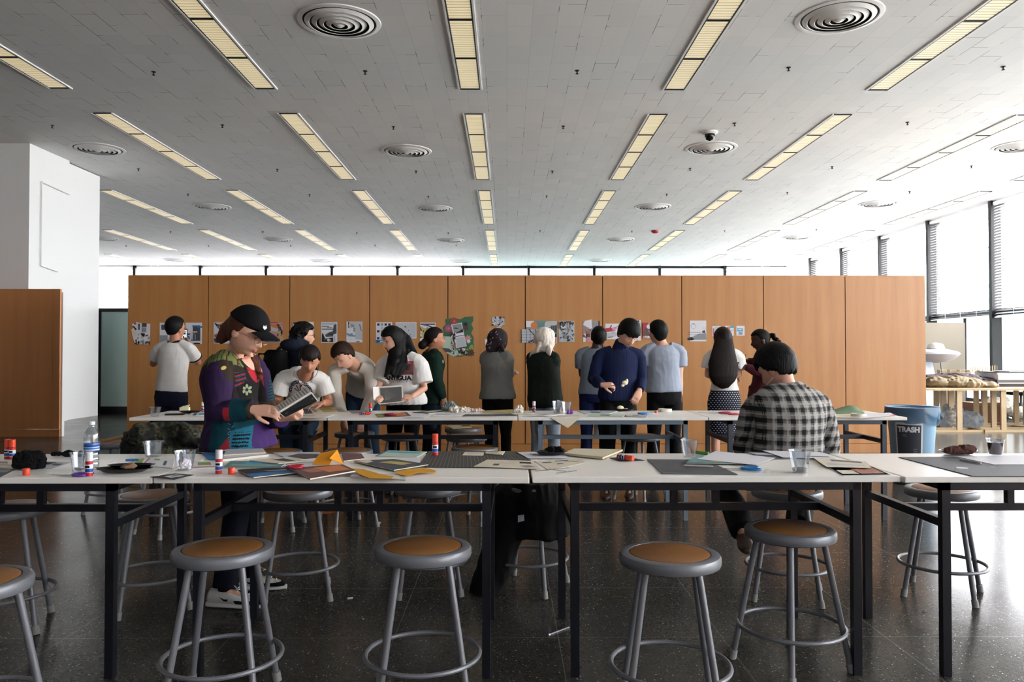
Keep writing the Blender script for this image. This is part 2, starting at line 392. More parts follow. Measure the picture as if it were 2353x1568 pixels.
# sprinklers
sp = MB().lathe([(.001, -.055), (.022, -.05), (.022, -.045), (.008, -.04), (.012, -.012), (.032, -.006), (.032, 0)], 12).build('sprinkler_head', BLACK, smooth=50); first = True
SP = [(353, 165), (839, 163), (1326, 162), (1812, 155), (2305, 153), (120, 288), (511, 287), (904, 291), (1294, 290), (1688, 283), (2085, 281), (318, 388), (637, 389), (956, 393), (1269, 393), (1586, 387), (1912, 383), (2232, 381), (156, 446), (432, 446), (711, 447), (984, 451), (1256, 450), (1532, 446), (1809, 442), (2090, 440), (392, 532), (604, 532), (820, 535), (1030, 535), (1241, 530), (1452, 531), (1665, 530), (1876, 527), (290, 564), (479, 564), (668, 564), (862, 563), (1048, 563)]
for i, (a, b) in enumerate(SP):
    if a < 145 and b > 340: continue
    o = sp if first else sp.copy()
    if not first: COL.objects.link(o)
    first = False; o.location = Wz(a, b, CEIL)
    row = sum(1 for q in (200, 330, 420, 500, 550) if b > q); col = sum(1 for (u, v) in SP[:i] if abs(v-b) < 14)
    tag(o, 'tiny black sprinkler head in the ceiling, %s row from camera, %s from the left' % (ORD[row], ORD[min(col, 11)]), 'sprinkler', 'sprinkler heads in the ceiling')
def domecam(px_, py_, s, lab):
    p = Wz(px_, py_, CEIL); r = empty('dome_camera', p, lab, 'security camera')
    MB().lathe([(.14*s, 0), (.14*s, -.03), (.1*s, -.05), (.001, -.05)], 24).build('camera_base', WHITE, r, smooth=40)
    MB().lathe([(.09*s, -.05), (.09*s, -.09*s-.02), (.06*s, -.13*s-.02), (.001, -.15*s-.02)], 24).build('camera_dome', mat('gloss_black', '08080a', .1), r, smooth=50)
domecam(1631, 303, 1.0, 'black dome camera on a white ceiling base right of centre')
domecam(200, 538, 1.2, 'small black dome camera on ceiling near white shaft')
p = Wz(1505, 530, CEIL); tag(MB().lathe([(.001, -.09), (.06, -.09), (.13, -.05), (.14, 0)], 16).build('fire_alarm', mat('alarm_red', 'a02020', .4), loc=p), 'small red fire alarm beacon on the ceiling', 'alarm')
# ---------------------------------------------------------------- tables
TZ = .855
def table(x0, x1, y0, y1, legm, label, rz=0, inset=.185):
    cx, cy = (x0+x1)/2, (y0+y1)/2; w, d = (x1-x0)/2, (y1-y0)/2
    r = empty('work_table', (cx, cy, 0), label, 'table', 'white topped work tables', rz)
    t = MB().box(-w+.002, w-.002, -d, d, TZ-.026, TZ).build('table_top', TOPM, r)
    bv = t.modifiers.new('b', 'BEVEL'); bv.width = .003; bv.segments = 2
    a = .018; lx = w-inset; ly = d-.03; h = TZ-.026
    f = MB(); f.box(-lx-a, lx+a, -ly-a, -ly+a, h-.034, h); f.box(-lx-a, lx+a, ly-a, ly+a, h-.034, h)
    for sx in (-1, 1): f.box(sx*lx-a, sx*lx+a, -ly, ly, h-.034, h)
    f.build('apron', legm, r)
    for sx in (-1, 1):
        for sy in (-1, 1):
            MB().box(sx*lx-a, sx*lx+a, sy*ly-a, sy*ly+a, 0, h).build('leg', legm, r)
        MB().box(sx*lx-a*.9, sx*lx+a*.9, -ly+a, ly-a, .635, .67).build('side_rail', legm, r)
    s = MB(); s.box(-lx+a, lx-a, -a*.9, a*.9, .635, .67)
    pw = .1
    for sx in (-1, 1): s.box(sx*pw-.016, sx*pw+.016, -a*.9, a*.9, .67, h)
    s.box(-pw-.02, pw+.02, -a*.9, a*.9, h-.012, h)
    s.build('stretcher', legm, r)
    return r
YA0, YA1, YC0, YC1 = 3.31, 4.09, 6.42, 7.20
T1 = table(-3.105, -1.507, YA0, YA1, LEGD, 'white work table at far left of the near row, water bottle on it')
T2 = table(-1.503, .100, YA0, YA1, LEGD, 'white work table near row, left of centre, orange folded card on it', -.008)
T3 = table(.104, 1.69, YA0+.01, YA1+.01, LEGD, 'white work table near row, right of centre, blue scissors on it', .008)
T4 = table(1.70, 3.30, YA0, YA1, LEGD, 'white work table at right end of near row, plate of brown food on it')
R1 = table(-3.12, -1.487, YC0, YC1, LEGD, 'white work table at left end of the back row, cake slice on it')
R2 = table(-1.483, .088, YC0, YC1, LEGD, 'white work table in the back row before the woman with long black hair')
R3 = table(.092, 1.668, YC0, YC1, LEGB, 'white work table with pale blue grey legs in the back row')
R4 = table(1.672, 3.325, YC0, YC1, LEGM, 'white work table at right end of back row beside trash can')
# ---------------------------------------------------------------- stools
def stool_proto():
    r = empty('stool', (0, 0, 0))
    MB().lathe([(.001, .562), (.182, .562), (.192, .567), (.195, .575), (.195, .597), (.190, .606), (.180, .610), (.158, .609), (.155, .602), (.001, .602)], 56).build('seat', STEEL, r, smooth=35)
    MB().lathe([(.154, .600), (.153, .6085), (.148, .611), (.001, .6115)], 48).build('seat_pad', BOARD, r, smooth=35)
    for k in range(4):
        a = k*PI/2; d = Vector((math.cos(a), math.sin(a), 0))
        l = MB().tube([d*.135+Vector((0, 0, .565)), d*.145+Vector((0, 0, .53)), d*.245+Vector((0, 0, .02))], .0135, 14).build('leg', STEEL, r, smooth=40)
        MB().tube([d*.242+Vector((0, 0, .04)), d*.25], .0175, 12).build('foot_cap', RUB, l, smooth=40)
    ring = [(.228*math.cos(t*2*PI/56), .228*math.sin(t*2*PI/56), .178) for t in range(56)]
    MB().tube(ring, .0095, 8, closed=True).build('foot_ring', STEEL, r, smooth=40)
    return r
SPR = stool_proto(); first = True
def stool(x, y, rot, label, grp='round metal stools with brown seats'):
    global first
    r = SPR if first else copytree(SPR); first = False
    r.location = (x, y, 0); r.rotation_euler = (0, 0, math.radians(rot)); tag(r, label, 'stool', grp); return r
def sat(px_, py_): p = Wz(px_, py_, .61); return p.x, p.y
x, y = sat(-72, 1330); stool(x, y, 30, 'grey metal stool cut off by the left edge of the picture, nearest the camera')
x, y = sat(513, 1257); stool(x, y, 49, 'grey stool with brown seat in front row, leftmost full stool')
x, y = sat(972, 1253); stool(x, y, 52, 'grey stool with brown seat in front row, second full stool from left')
x, y = sat(1539, 1269); stool(x, y, 38, 'grey stool with brown seat in front row, before blue scissors')
x, y = sat(1815, 1212); stool(x, y, -19, 'grey stool with darker brown seat pushed under near table at right')
x, y = sat(12, 1163); stool(x, y, -25, 'grey stool behind the left edge stool, under the water bottle table')
x, y = sat(350, 1136); stool(x, y, -15, 'grey stool with brown seat between the two left near tables')
x, y = sat(685, 1122); stool(x, y, 60, 'grey stool behind near table, right of the trainers')
x, y = sat(984, 1115); stool(x, y, 55, 'grey stool behind near table, left of the hanging black coat')
JS = stool(.13, 4.62, 20, 'grey stool under the black coat')
x, y = sat(1808, 1123); KS = stool(x, y, 25, 'grey stool the man in plaid shirt sits on')
x, y = sat(2163, 1121); stool(x, y, 10, 'grey stool on the shiny bare floor behind right near table')
x, y = sat(265, 1015); MS = stool(x, y, 40, 'grey stool near white table end with a wooden stick on it')
x, y = sat(388, 1043); NS = stool(x, y, 10, 'grey stool under the camouflage jacket')
x, y = sat(637, 1036); stool(x, y, 45, 'worn grey stool behind the woman in cap')
x, y = sat(800, 1034); stool(x, y, -10, 'grey stool behind orange card, over orange paper on floor')
x, y = sat(1091, 1027); stool(x, y, 15, 'grey stool with brown seat behind the grey cutting mat')
x, y = sat(923, 999); stool(x, y, 30, 'dark grey stool behind back table, before woman with long black hair')
x, y = sat(815, 993); stool(x, y, 0, 'dark grey stool behind back table, before bending man in long sleeves')
x, y = sat(1065, 983); SS = stool(x, y, 20, 'grey stool near oak wall with a magazine on its seat')
x, y = sat(1072, 1001); stool(x, y, 40, 'grey stool just in front of the stool with the magazine')
x, y = sat(1470, 1000); stool(x, y, 0, 'grey stool behind the blue grey table, before man in grey shirt')
# ---------------------------------------------------------------- figures
from mathutils import noise as mnoise
from mathutils.bvhtree import BVHTree
def XZ(px_, Y, z): return Vector((W(px_, 814, Y).x, Y, z))
SKIN = {'light': mat('skin_light', 'd9a58c', .5, noise=.06, nscale=12), 'tan': mat('skin_tan', 'b97f62', .5, noise=.06, nscale=12),
        'brown': mat('skin_brown', '70432f', .45, noise=.06, nscale=12), 'dark': mat('skin_dark', '3a231b', .45)}
def m_hair(name, c):
    m = mat(name, c, .58, spec=.2); N, L, b = nodes(m); co, s = coords(N, L)
    mp = N.new('ShaderNodeMapping'); mp.inputs['Scale'].default_value = (140, 140, 9); L.new(co, mp.inputs[0])
    n = N.new('ShaderNodeTexNoise'); n.inputs['Scale'].default_value = 1; n.inputs['Detail'].default_value = 3; L.new(mp.outputs[0], n.inputs['Vector'])
    bp = N.new('ShaderNodeBump'); bp.inputs['Strength'].default_value = .6; bp.inputs['Distance'].default_value = .006
    L.new(n.outputs[0], bp.inputs['Height']); L.new(bp.outputs[0], b.inputs['Normal'])
    c_ = srgb(c); L.new(mixc(N, L, n.outputs[0], tuple(x*.5 for x in c_), tuple(x*1.25 for x in c_)), b.inputs['Base Color'])
    return m
HB, HDB, HBR, HAU = m_hair('black_hair', '0d0b0b'), m_hair('dark_brown_hair', '1e1413'), m_hair('brown_hair', '2e1c12'), m_hair('auburn_hair', '54301f')
def remesh(mb, name, vox, parent, mats, sm=4, smf=.5, wr=0, wscale=(7, 7, 4), seed=0, pick=None, smooth=True):
    me = bpy.data.meshes.new('t'); me.from_pydata(mb.v, [], mb.f)
    o = bpy.data.objects.new('t', me); COL.objects.link(o)
    md = o.modifiers.new('r', 'REMESH'); md.mode = 'VOXEL'; md.voxel_size = vox; md.adaptivity = 0
    if sm: s2 = o.modifiers.new('s', 'SMOOTH'); s2.factor = smf; s2.iterations = sm
    dg = bpy.context.evaluated_depsgraph_get(); dg.update()
    m2 = bpy.data.meshes.new_from_object(o.evaluated_get(dg)); m2.name = name
    bpy.data.objects.remove(o); bpy.data.meshes.remove(me)
    n = len(m2.vertices); co = np.empty(n*3, np.float32); m2.vertices.foreach_get('co', co); co = co.reshape(-1, 3)
    if wr:
        no = np.empty(n*3, np.float32); m2.vertices.foreach_get('normal', no); no = no.reshape(-1, 3)
        d = np.array([mnoise.noise((c[0]*wscale[0]+seed, c[1]*wscale[1], c[2]*wscale[2]))*.7+(1-abs(mnoise.noise((c[0]*wscale[0]*2.2+c[2]*3, c[1]*wscale[1]*2+seed, c[2]*wscale[2]*2.2-c[0]*4))*2))*.35 for c in co], np.float32)
        co = co+no*(d*wr)[:, None]
    off = np.array(parent.location, np.float32) if parent is not None else np.zeros(3, np.float32)
    m2.vertices.foreach_set('co', (co-off).ravel().astype(np.float32))
    for q in mats: m2.materials.append(q)
    if pick:
        idx = [0]*len(m2.polygons)
        for i, p in enumerate(m2.polygons):
            c = p.center; idx[i] = pick(c.x+off[0], c.y+off[1], c.z+off[2])
        m2.polygons.foreach_set('material_index', idx)
    m2.polygons.foreach_set('use_smooth', [smooth]*len(m2.polygons)); m2.update()
    r = bpy.data.objects.new(name, m2); COL.objects.link(r); r.parent = parent
    return r
def bvh_of(o):
    off = o.parent.location; v = [p.co+off for p in o.data.vertices]; return BVHTree.FromPolygons(v, [tuple(p.vertices) for p in o.data.polygons])
def ss(a, b, x): t = max(0, min(1, (x-a)/(b-a))); return t*t*(3-2*t)
def g(x, s): return math.exp(-x*x/(2*s*s))
def facept(u):
    x, y, z = .074*u.x, .094*u.y, .115*u.z
    t = max(0, -z/.115)
    t2 = max(0, u.z); k2 = 1+.42*t2*(1-t2*.9); x *= k2; y *= k2
    x *= 1-.30*t**1.4
    if y < 0: y *= 1-.42*t
    else: y = y*(1+.10*t); y = min(y, .086+.25*(y-.086)) if y > .086 else y
    if y > 0:
        y += .0235*g(x, .0095)*(g(z+.030, .010) if z < -.030 else g(z+.030, .026))
        y += .005*g(x, .013)*g(z+.034, .008)+.005*g(abs(x)-.025, .022)*g(z-.024, .008)
        y -= .011*g(abs(x)-.031, .012)*g(z-.006, .010)
        y += .004*g(abs(x)-.04, .02)*g(z+.024, .018)+.0065*g(x, .019)*g(z+.060, .010)-.0035*g(x, .018)*g(z+.060, .0022)
        y -= .004*g(x, .02)*g(z+.076, .006)+0; y += .009*g(x, .018)*g(z+.098, .012)
    return Vector((x, y, z))
def headmb(mb, C, R, sc_=1.0, off=None, n=80, m=60):
    fn = off or (lambda u, p: p)
    rings = []
    for k in range(1, m):
        t = PI*k/m; rings.append([Vector((math.sin(t)*math.cos(2*PI*i/n), math.sin(t)*math.sin(2*PI*i/n), -math.cos(t))) for i in range(n)])
    us = [p for q in rings for p in q]+[Vector((0, 0, -1)), Vector((0, 0, 1))]
    vs = [C+R @ (fn(u, facept(u))*sc_) for u in us]; fs = []
    for k in range(len(rings)-1):
        for i in range(n): fs.append((k*n+i, k*n+(i+1) % n, (k+1)*n+(i+1) % n, (k+1)*n+i))
    L_ = len(rings)*n
    for i in range(n): fs.append(((i+1) % n, i, L_)); fs.append(((len(rings)-1)*n+i, (len(rings)-1)*n+(i+1) % n, L_+1))
    mb.add(vs, fs)
def hairfn(front=.062, side=-.005, back=-.075, th=.012, top=.0, wob=.0, curl=0, seed=0, fringe=0):
    def f(u, p):
        zl = front if p.y > .05 else (side+(front-side)*ss(.0, .05, p.y) if p.y > 0 else side+(back-side)*ss(0, .05, -p.y))
        if fringe and p.y > .03: zl -= fringe*g(p.x-.01, .05)
        zl += wob*mnoise.noise((u.x*9+seed, u.y*9, u.z*2))
        k = ss(zl-.006, zl+.008, p.z)
        d = th+top*ss(.3, 1, u.z)+curl*mnoise.noise((u.x*14+seed, u.y*14, u.z*14))+.002*mnoise.noise((u.x*20, u.y*20+seed, u.z*5))
        return p+u*(d*k-.012*(1-k))
    return f
def hand(mb, wr, d, up, curl=.5, s=1.0, thumb=1, spread=.25, n=8):
    # wr wrist point, d direction of the hand, up = back-of-hand normal, thumb side +1/-1
    d = d.normalized(); up = (up-d*up.dot(d)).normalized(); sd = d.cross(up)*thumb
    pl = .088*s
    rr = []
    for t, a, b in ((-.012, .026, .021), (.02, .033, .018), (.05, .040, .016), (.078, .041, .014), (.09, .036, .010)):
        rr.append(mb.ring(wr+d*(t*s), sd*(a*s), up*(b*s), 14))
    mb.loft(rr)
    for i, (o, L1) in enumerate(((.030, .072), (.010, .080), (-.010, .075), (-.029, .060))):
        c = curl*(1+.12*i) if not isinstance(curl, (list, tuple)) else curl[i]
        p = wr+d*(.082*s)+sd*(o*s); dd = (d+sd*(o*spread*8)).normalized(); pts = [p-d*.012*s]; ax = dd.cross(up)
        ang = 0
        for q, fr in enumerate((.46, .30, .24)):
            ang += c*(.5, 1.0, .8)[q]
            e = dd*math.cos(ang)-up*math.sin(ang); p = p+e*(L1*fr*s); pts.append(p)
        mb.tube(pts, [.0098*s, .0092*s, .0084*s, .0066*s], n)
        mb.sph(pts[-1], .0066*s, 8, 5)
    tb = wr+d*(.022*s)+sd*(.024*s)-up*.004*s; c0 = min(curl, 1.2) if not isinstance(curl, (list, tuple)) else curl[0]
    td = (d*.75+sd*.75-up*(.35+.3*c0)).normalized(); t2 = (d*1.0+sd*.15-up*(.25+.45*c0)).normalized()
    mb.tube([tb-td*.01*s, tb+td*.032*s, tb+td*.036*s+t2*.026*s, tb+td*.036*s+t2*.050*s], [.014*s, .012*s, .0105*s, .0078*s], n)
    mb.sph(tb+td*.036*s+t2*.050*s, .0078*s, 8, 5)
MALE = [(-.20, .13, .095), (-.1, .162, .112), (.02, .168, .115), (.25, .150, .103), (.42, .148, .102), (.68, .160, .114), (.82, .166, .104), (.90, .152, .088), (.96, .105, .068), (1.03, .058, .056)]
FEM = [(-.20, .135, .095), (-.1, .168, .115), (.02, .168, .112), (.28, .122, .088), (.42, .122, .09), (.68, .138, .112), (.82, .140, .096), (.90, .128, .08), (.96, .088, .06), (1.03, .05, .05)]
def interp(tab, t):
    for i in range(len(tab)-1):
        if t <= tab[i+1][0]:
            k = (t-tab[i][0])/(tab[i+1][0]-tab[i][0]); k = max(0, k); return tuple(tab[i][j]*(1-k)+tab[i+1][j]*k for j in (1, 2))
    return tab[-1][1:]
class Person:
    def __init__(s, label, foot, facing, pelvis, neck, head, hyaw, hpitch=0, roll=0, sex='m', skin='light', vox=.0065, width=1.0, mid=None, headsize=1.06, shw=None, shdrop=.075, shface=None, root='person'):
        s.root = empty(root, (foot.x, foot.y, 0), label, 'person')
        s.sex, s.skin, s.vox = sex, SKIN[skin], vox; s.w = width
        a = math.radians(facing); s.fw = Vector((math.cos(a), math.sin(a), 0)); s.rt = Vector((s.fw.y, -s.fw.x, 0))
        s.P, s.N, s.H = pelvis, neck, head; s.mid = mid
        s.body = MB(); s.tab = MALE if sex == 'm' else FEM
        b = math.radians(shface if shface is not None else facing); s.fw2 = Vector((math.cos(b), math.sin(b), 0)); s.rt2 = Vector((s.fw2.y, -s.fw2.x, 0))
        s.up = (neck-pelvis).normalized(); s.L = (neck-pelvis).length
        h = math.radians(hyaw); R = Matrix(((math.sin(h), math.cos(h), 0), (-math.cos(h), math.sin(h), 0), (0, 0, 1)))
        s.R = R @ Matrix.Rotation(math.radians(hpitch), 3, 'X') @ Matrix.Rotation(math.radians(roll), 3, 'Y'); s.hs = headsize
        sw = shw or (.178 if sex == 'm' else .155); ut = s.spine(.95)[1]
        s.sh = {1: neck-ut*shdrop+s.rt2*sw*width, -1: neck-ut*shdrop-s.rt2*sw*width}
        s.torso(s.body, -.1, 1.03, -.008)
        s.body.tube([neck-s.up*.06, (neck*.6+head*.4), head+s.R @ Vector((0, -.02, -.03))*s.hs], [.064, .054, .055] if sex == 'm' else [.054, .046, .046], 18)
        headmb(s.body, head, s.R, s.hs)
        for sx in (-1, 1):
            s.body.sph(head+s.R @ Vector((sx*.076, -.004, -.008))*s.hs, Vector((.009, .019, .031))*s.hs, 12, 8, s.R)
        s.hipj = {k: pelvis+s.rt*(.088*k)-Vector((0, 0, .03)) for k in (1, -1)}; s.feet = {}
    def spine(s, t):
        if s.mid is None: return s.P+(s.N-s.P)*t, s.up
        m = s.mid; p = s.P*(1-t)**2+m*2*t*(1-t)+s.N*t*t; d = (m-s.P)*2*(1-t)+(s.N-m)*2*t
        return p, d.normalized()
    def torso(s, mb, t0, t1, off, flare=0, n=26, kb=1.0, belly=0, box=0):
        ts = [t0+(t1-t0)*i/16 for i in range(17)]; rr = []
        for t in ts:
            p, u = s.spine(max(t, -.3)) if t >= 0 else (s.P+(s.spine(0)[1])*t*s.L, s.spine(0)[1])
            k = ss(.2, .8, t); fw = (s.fw*(1-k)+s.fw2*k).normalized()
            f = (fw-u*fw.dot(u)).normalized(); r = f.cross(u)
            a, b = interp(s.tab, t); a = max(a, box if t < .84 else 0)*s.w+off; b = b*kb+off
            fl = flare*ss(.55, t0, t) if flare else 0
            rr.append(mb.ring(p+f*belly*g(t-.3, .2), r*(a+fl), f*(b+fl), n))
        mb.loft(rr)
    def arm(s, side, el, wr, hdir=None, hup=None, curl=.4, hand_=True, thumb=None, sh=None, hs=1.0, spread=.25):
        S = sh or s.sh[side]; s.sh[side] = S
        k = .9 if s.sex == 'f' else 1.0
        def to(v): return v if v is not None else None
        s.body.tube([S-(S-s.N)*.25, S, S*.5+el*.5, el, el*.55+wr*.45, wr], [.045*k, .046*k, .043*k, .038*k, .036*k, .026*k], 14)
        s.body.sph(S, .046*k)
        s.body.sph(el, .037*k, 12, 8)
        if hand_:
            d = hdir if hdir is not None else (wr-el); hand(s.body, wr, d, hup if hup is not None else Vector((0, 0, 1)), curl, (.95 if s.sex == 'f' else 1.03)*hs, thumb if thumb is not None else side, spread)
        s.arms = getattr(s, 'arms', {}); s.arms[side] = (S, el, wr)
    def leg(s, side, knee, ank, toe=None):
        h = s.hipj[side]; k = .95 if s.sex == 'f' else 1
        s.body.tube([h+Vector((0, 0, .02)), h*.5+knee*.5, knee, knee*.6+ank*.4, ank], [.085*k, .072*k, .053*k, .05*k, .034*k], 14)
        s.body.sph(h, .085*k); s.body.sph(knee, .052*k, 12, 8)
        t = toe if toe is not None else s.fw
        s.body.tube([ank, ank-Vector((0, 0, .04))+t*.03, ank-Vector((0, 0, .055))+t*.11], [.034, .036, .028], 10)
        s.feet[side] = (h, knee, ank, t)
    def stand(s, dx=0, spread=.11, fwd=0, feetY=None, toe=None):
        for k in (1, -1):
            b = Vector((s.P.x, s.P.y, 0))+s.rt*(spread*k)+s.fw*(fwd*k)+Vector((dx, 0, 0)); b.z = .085
            kn = (s.hipj[k]+b)*.5+s.fw*.015; kn.z = .50*s.P.z/.93; s.leg(k, kn, b, toe)
    def finish(s, sm=2): return remesh(s.body, 'body', s.vox, s.root, [s.skin], sm)
    def shirt(s, m, t0=-.05, t1=.98, off=.012, sleeve='short', flare=.01, name='shirt', wr=.006, neckr=None, kb=1.0, sl=.014, vox=None, pick=None, extra=None, belly=0, box=0, cuff=1.0, mats=None, sleeve_end=None):
        mb = MB(); s.torso(mb, t0, t1, off, flare, kb=kb, belly=belly, box=box)
        k = .9 if s.sex == 'f' else 1.0
        for sd, (S, E, Wr) in s.arms.items():
            if sleeve == 'none': continue
            A = [S-(S-s.N)*.62, S-(S-s.N)*.2, S*.88+E*.12, S*.5+E*.5, E, E*.55+Wr*.45, Wr]; r = [.045*k, .050*k, .052*k, .049*k, .045*k, .042*k, .034*k]
            if sleeve == 'short':
                e = S+(E-S)*(sleeve_end or .62); A = [A[0], A[1], S*.88+e*.12, S*.5+e*.5, e]; r = [.044*k, .050*k, .054*k, .058*k, .062*k]
            rr = [x+sl for x in r]
            if sleeve == 'long': rr[-1] = (r[-1]+.008)*cuff; rr[-2] += .002
            mb.tube(A, rr, 16); mb.sph(S-(S-s.N)*.06, .050*k+sl*.8, 14, 10)
            if sleeve != 'short': mb.sph(E, .043*k+sl*.8, 12, 8)
        if extra: extra(mb)
        return remesh(mb, name, vox or s.vox, s.root, mats or [m], 5, .5, wr, seed=len(name)+s.P.x*3, pick=pick)
    def trousers(s, m, top=.16, off=.012, ank=.062, name='trousers', knee=.066, wr=.005):
        mb = MB(); s.torso(mb, -.2, top, off)
        for k, (h, kn, an, t) in s.feet.items():
            end = an+(kn-an).normalized()*.0
            mb.tube([h+Vector((0, 0, .03)), h*.5+kn*.5, kn, kn*.5+end*.5, end], [.097, .086, knee, (knee+ank)/2, ank], 16)
            mb.sph(h, .098, 14, 10); mb.sph(kn, knee, 12, 8)
        return remesh(mb, name, s.vox*1.15, s.root, [m], 4, .5, wr, (5, 5, 6))
    def shoes(s, m, sole=None, sz=1.0):
        for k, (h, kn, an, t) in s.feet.items():
            t = Vector((t.x, t.y, 0)).normalized(); sd = Vector((-t.y, t.x, 0)); z0 = an.z-.085
            b = Vector((an.x, an.y, z0)); rr = []
            mb = MB()
            for q, (l, w, h_) in enumerate(((-.075, .022, .05), (-.06, .036, .075), (-.01, .04, .092), (.04, .04, .08), (.09, .045, .062), (.14, .044, .048), (.175, .034, .04), (.195, .014, .03))):
                c = b+t*l*sz; rr.append([c+sd*(w*sz*math.cos(a))+Vector((0, 0, max(.0, h_*sz*(.5+.5*math.sin(a))))) for a in [2*PI*i/14 for i in range(14)]])
            mb.loft(rr); remesh(mb, 'shoe', .007, s.root, [m], 2)
    def hair(s, m, fn, extra=None, vox=None, sm=2, wr=0, name='hair'):
        mb = MB(); headmb(mb, s.H, s.R, s.hs, fn)
        if extra: extra(mb)
        return remesh(mb, name, vox or .006, s.root, [m], sm, .5, wr)
    def at(s, x, y, z): return s.H+s.R @ Vector((x, y, z))*s.hs
    def face(s, brow=HB, lip='b0685a', eyes='closed', lips=True):
        r = s.root; off = r.location
        for sx in (-1, 1):
            mb = MB(); mb.tube([s.at(sx*(.016+.011*i), .0895-.0035*i*i*.45+.002, .028+.003*math.sin(i*.9)) for i in range(4)], [.0018, .0028, .0026, .0012], 8, sq=.5)
            mb.build('eyebrow', brow, r, off=off)
            mb = MB().use(mat('lash_dark', '1a100c', .6)); mb.tube([s.at(sx*(.020+.006*i), .0825-.0016*(i-1.5)**2*.5, .004-.0015*(1-(i-1.5)**2/2.25)) for i in range(4)], .0016, 6)
            if eyes == 'open': mb.use(mat('eye_white', 'd8d2cc', .3)).sph(s.at(sx*.030, .074, .007), Vector((.011, .009, .006))*s.hs, 10, 8, s.R); mb.use(mat('iris_dark', '22140e', .2)).sph(s.at(sx*.030, .0815, .007), Vector((.005, .0035, .0052))*s.hs, 10, 8, s.R)
            mb.build('eyelid', None, r, off=off)
        if lips:
            mb = MB(); mb.sph(s.at(0, .0885, -.0565), Vector((.018, .006, .0030))*s.hs, 16, 8, s.R).sph(s.at(0, .0875, -.0630), Vector((.015, .0065, .0036))*s.hs, 16, 8, s.R)
            mb.build('lips', mat('lips_'+lip, lip, .45), r, smooth=60, off=off)
def drop(mb, bvh, O, ux, uy, d, pts, faces, off=.003):   # project flat 2-D art along d on a garment
    vs = []
    for x, y in pts:
        p = O+ux*x+uy*y; h = bvh.ray_cast(p-d*.5, d); h2 = h[0] if h[0] is not None and (h[0]-p).length < 1.2 else bvh.find_nearest(p)[0]; vs.append(h2-d*off)
    mb.add(vs, faces)
def grid(x0, x1, y0, y1, nx, ny):
    pts = [(x0+(x1-x0)*i/nx, y0+(y1-y0)*j/ny) for j in range(ny+1) for i in range(nx+1)]
    return pts, [(j*(nx+1)+i, j*(nx+1)+i+1, (j+1)*(nx+1)+i+1, (j+1)*(nx+1)+i) for j in range(ny) for i in range(nx)]
def textmesh(body, size, align='CENTER', bold=0, space=1.0, ext=0):
    c = bpy.data.curves.new('t', 'FONT'); c.body = body; c.size = size; c.align_x = align; c.align_y = 'CENTER'; c.offset = bold; c.space_character = space; c.extrude = ext
    o = bpy.data.objects.new('t', c); COL.objects.link(o); dg = bpy.context.evaluated_depsgraph_get(); dg.update()
    m = bpy.data.meshes.new_from_object(o.evaluated_get(dg)); vs = [v.co.copy() for v in m.vertices]; fs = [tuple(p.vertices) for p in m.polygons]
    bpy.data.objects.remove(o); return vs, fs
def cloth(name, c, rough=.85, noise=.1, bump=.12, bscale=400): return mat(name, c, rough, spec=.25, noise=noise, nscale=9, bump=bump, bscale=bscale)
DENIM = cloth('blue_denim', '34475e'); DENIMD = cloth('dark_denim', '1c2536'); BLK = cloth('black_cloth', '0b0b0d'); NAVYT = cloth('navy_trouser', '14172a')
SHOEB = mat('brown_shoe', '3a2a20', .5); SHOEK = mat('black_shoe', '0c0c0e', .45); SHOEW = mat('white_shoe', 'c9c9c6', .5)
WT = cloth('white_tee', 'e2dfda'); OFFW = cloth('offwhite_knit', 'd4ccc0'); GT = cloth('grey_tee', '9aa2b0'); GT2 = cloth('grey_tee_cool', '7c8594')
UP = Vector((0, 0, 1)); DN = Vector((0, 0, -1)); AW = Vector((0, 1, 0)); TO = Vector((0, -1, 0)); RT = Vector((1, 0, 0)); LT = Vector((-1, 0, 0))
V3 = lambda *a: Vector(a)
# 1 man in ringer tee photographing the wall
Y = 8.5
p = Person('person seen from behind in white ringer tee photographing the wall with a phone', XZ(395, Y, 0), 80, XZ(394, Y, .93), W(402, 786, Y), W(403, 756, Y+.03), 62, 4, skin='tan', width=1.0)
p.arm(1, W(455, 833, Y+.12), W(436, 792, Y+.36), hup=RT, curl=.9)
p.arm(-1, W(352, 836, Y+.15), W(408, 800, Y+.38), hup=LT, curl=.9, hdir=V3(.1, .1, .4))
p.stand(); p.finish()
sh = p.shirt(WT, t0=.08, sleeve='short', off=.014, flare=.005)
mb = MB(); e = p.arms[1]; q = e[0]+(e[1]-e[0])*.6; q2 = e[0]+(e[1]-e[0])*.66; mb.tube([q, q2], [.079, .079], 18)
mb.build('sleeve_trim', BLK, p.root, smooth=50, off=p.root.location)
mb = MB(); mb.tube([p.N+p.R @ V3(.070*math.cos(t), .062*math.sin(t)-.006, -.002+.012*math.cos(t*2)) for t in [2*PI*i/24 for i in range(24)]], .008, 8, closed=True); mb.build('neck_trim', BLK, p.root, smooth=50, off=p.root.location)
p.trousers(NAVYT, top=.14); p.shoes(SHOEK); p.hair(HB, hairfn(back=-.06, th=.014, top=.008))
g1 = W(427, 764, Y+.1)
mb = MB(); Rg = Matrix.Rotation(math.radians(-18), 3, 'Z'); ph = W(424, 771, Y+.44)
mb.use(BLACK).box(-.038, .038, -.004, .004, -.075, .075, Rg, ph); mb.use(mat('phone_screen', 'b9c2cc', .2, emit='c9d4e0', es=.25)).box(-.034, .034, -.0055, -.004, -.062, .062, Rg, ph)
mb.use(mat('screen_dark', '2a3038', .3)).box(-.01, .02, -.006, -.0055, .01, .03, Rg, ph).box(-.02, .0, -.006, -.0055, -.03, -.01, Rg, ph).box(.0, .025, -.006, -.0055, .035, .045, Rg, ph)
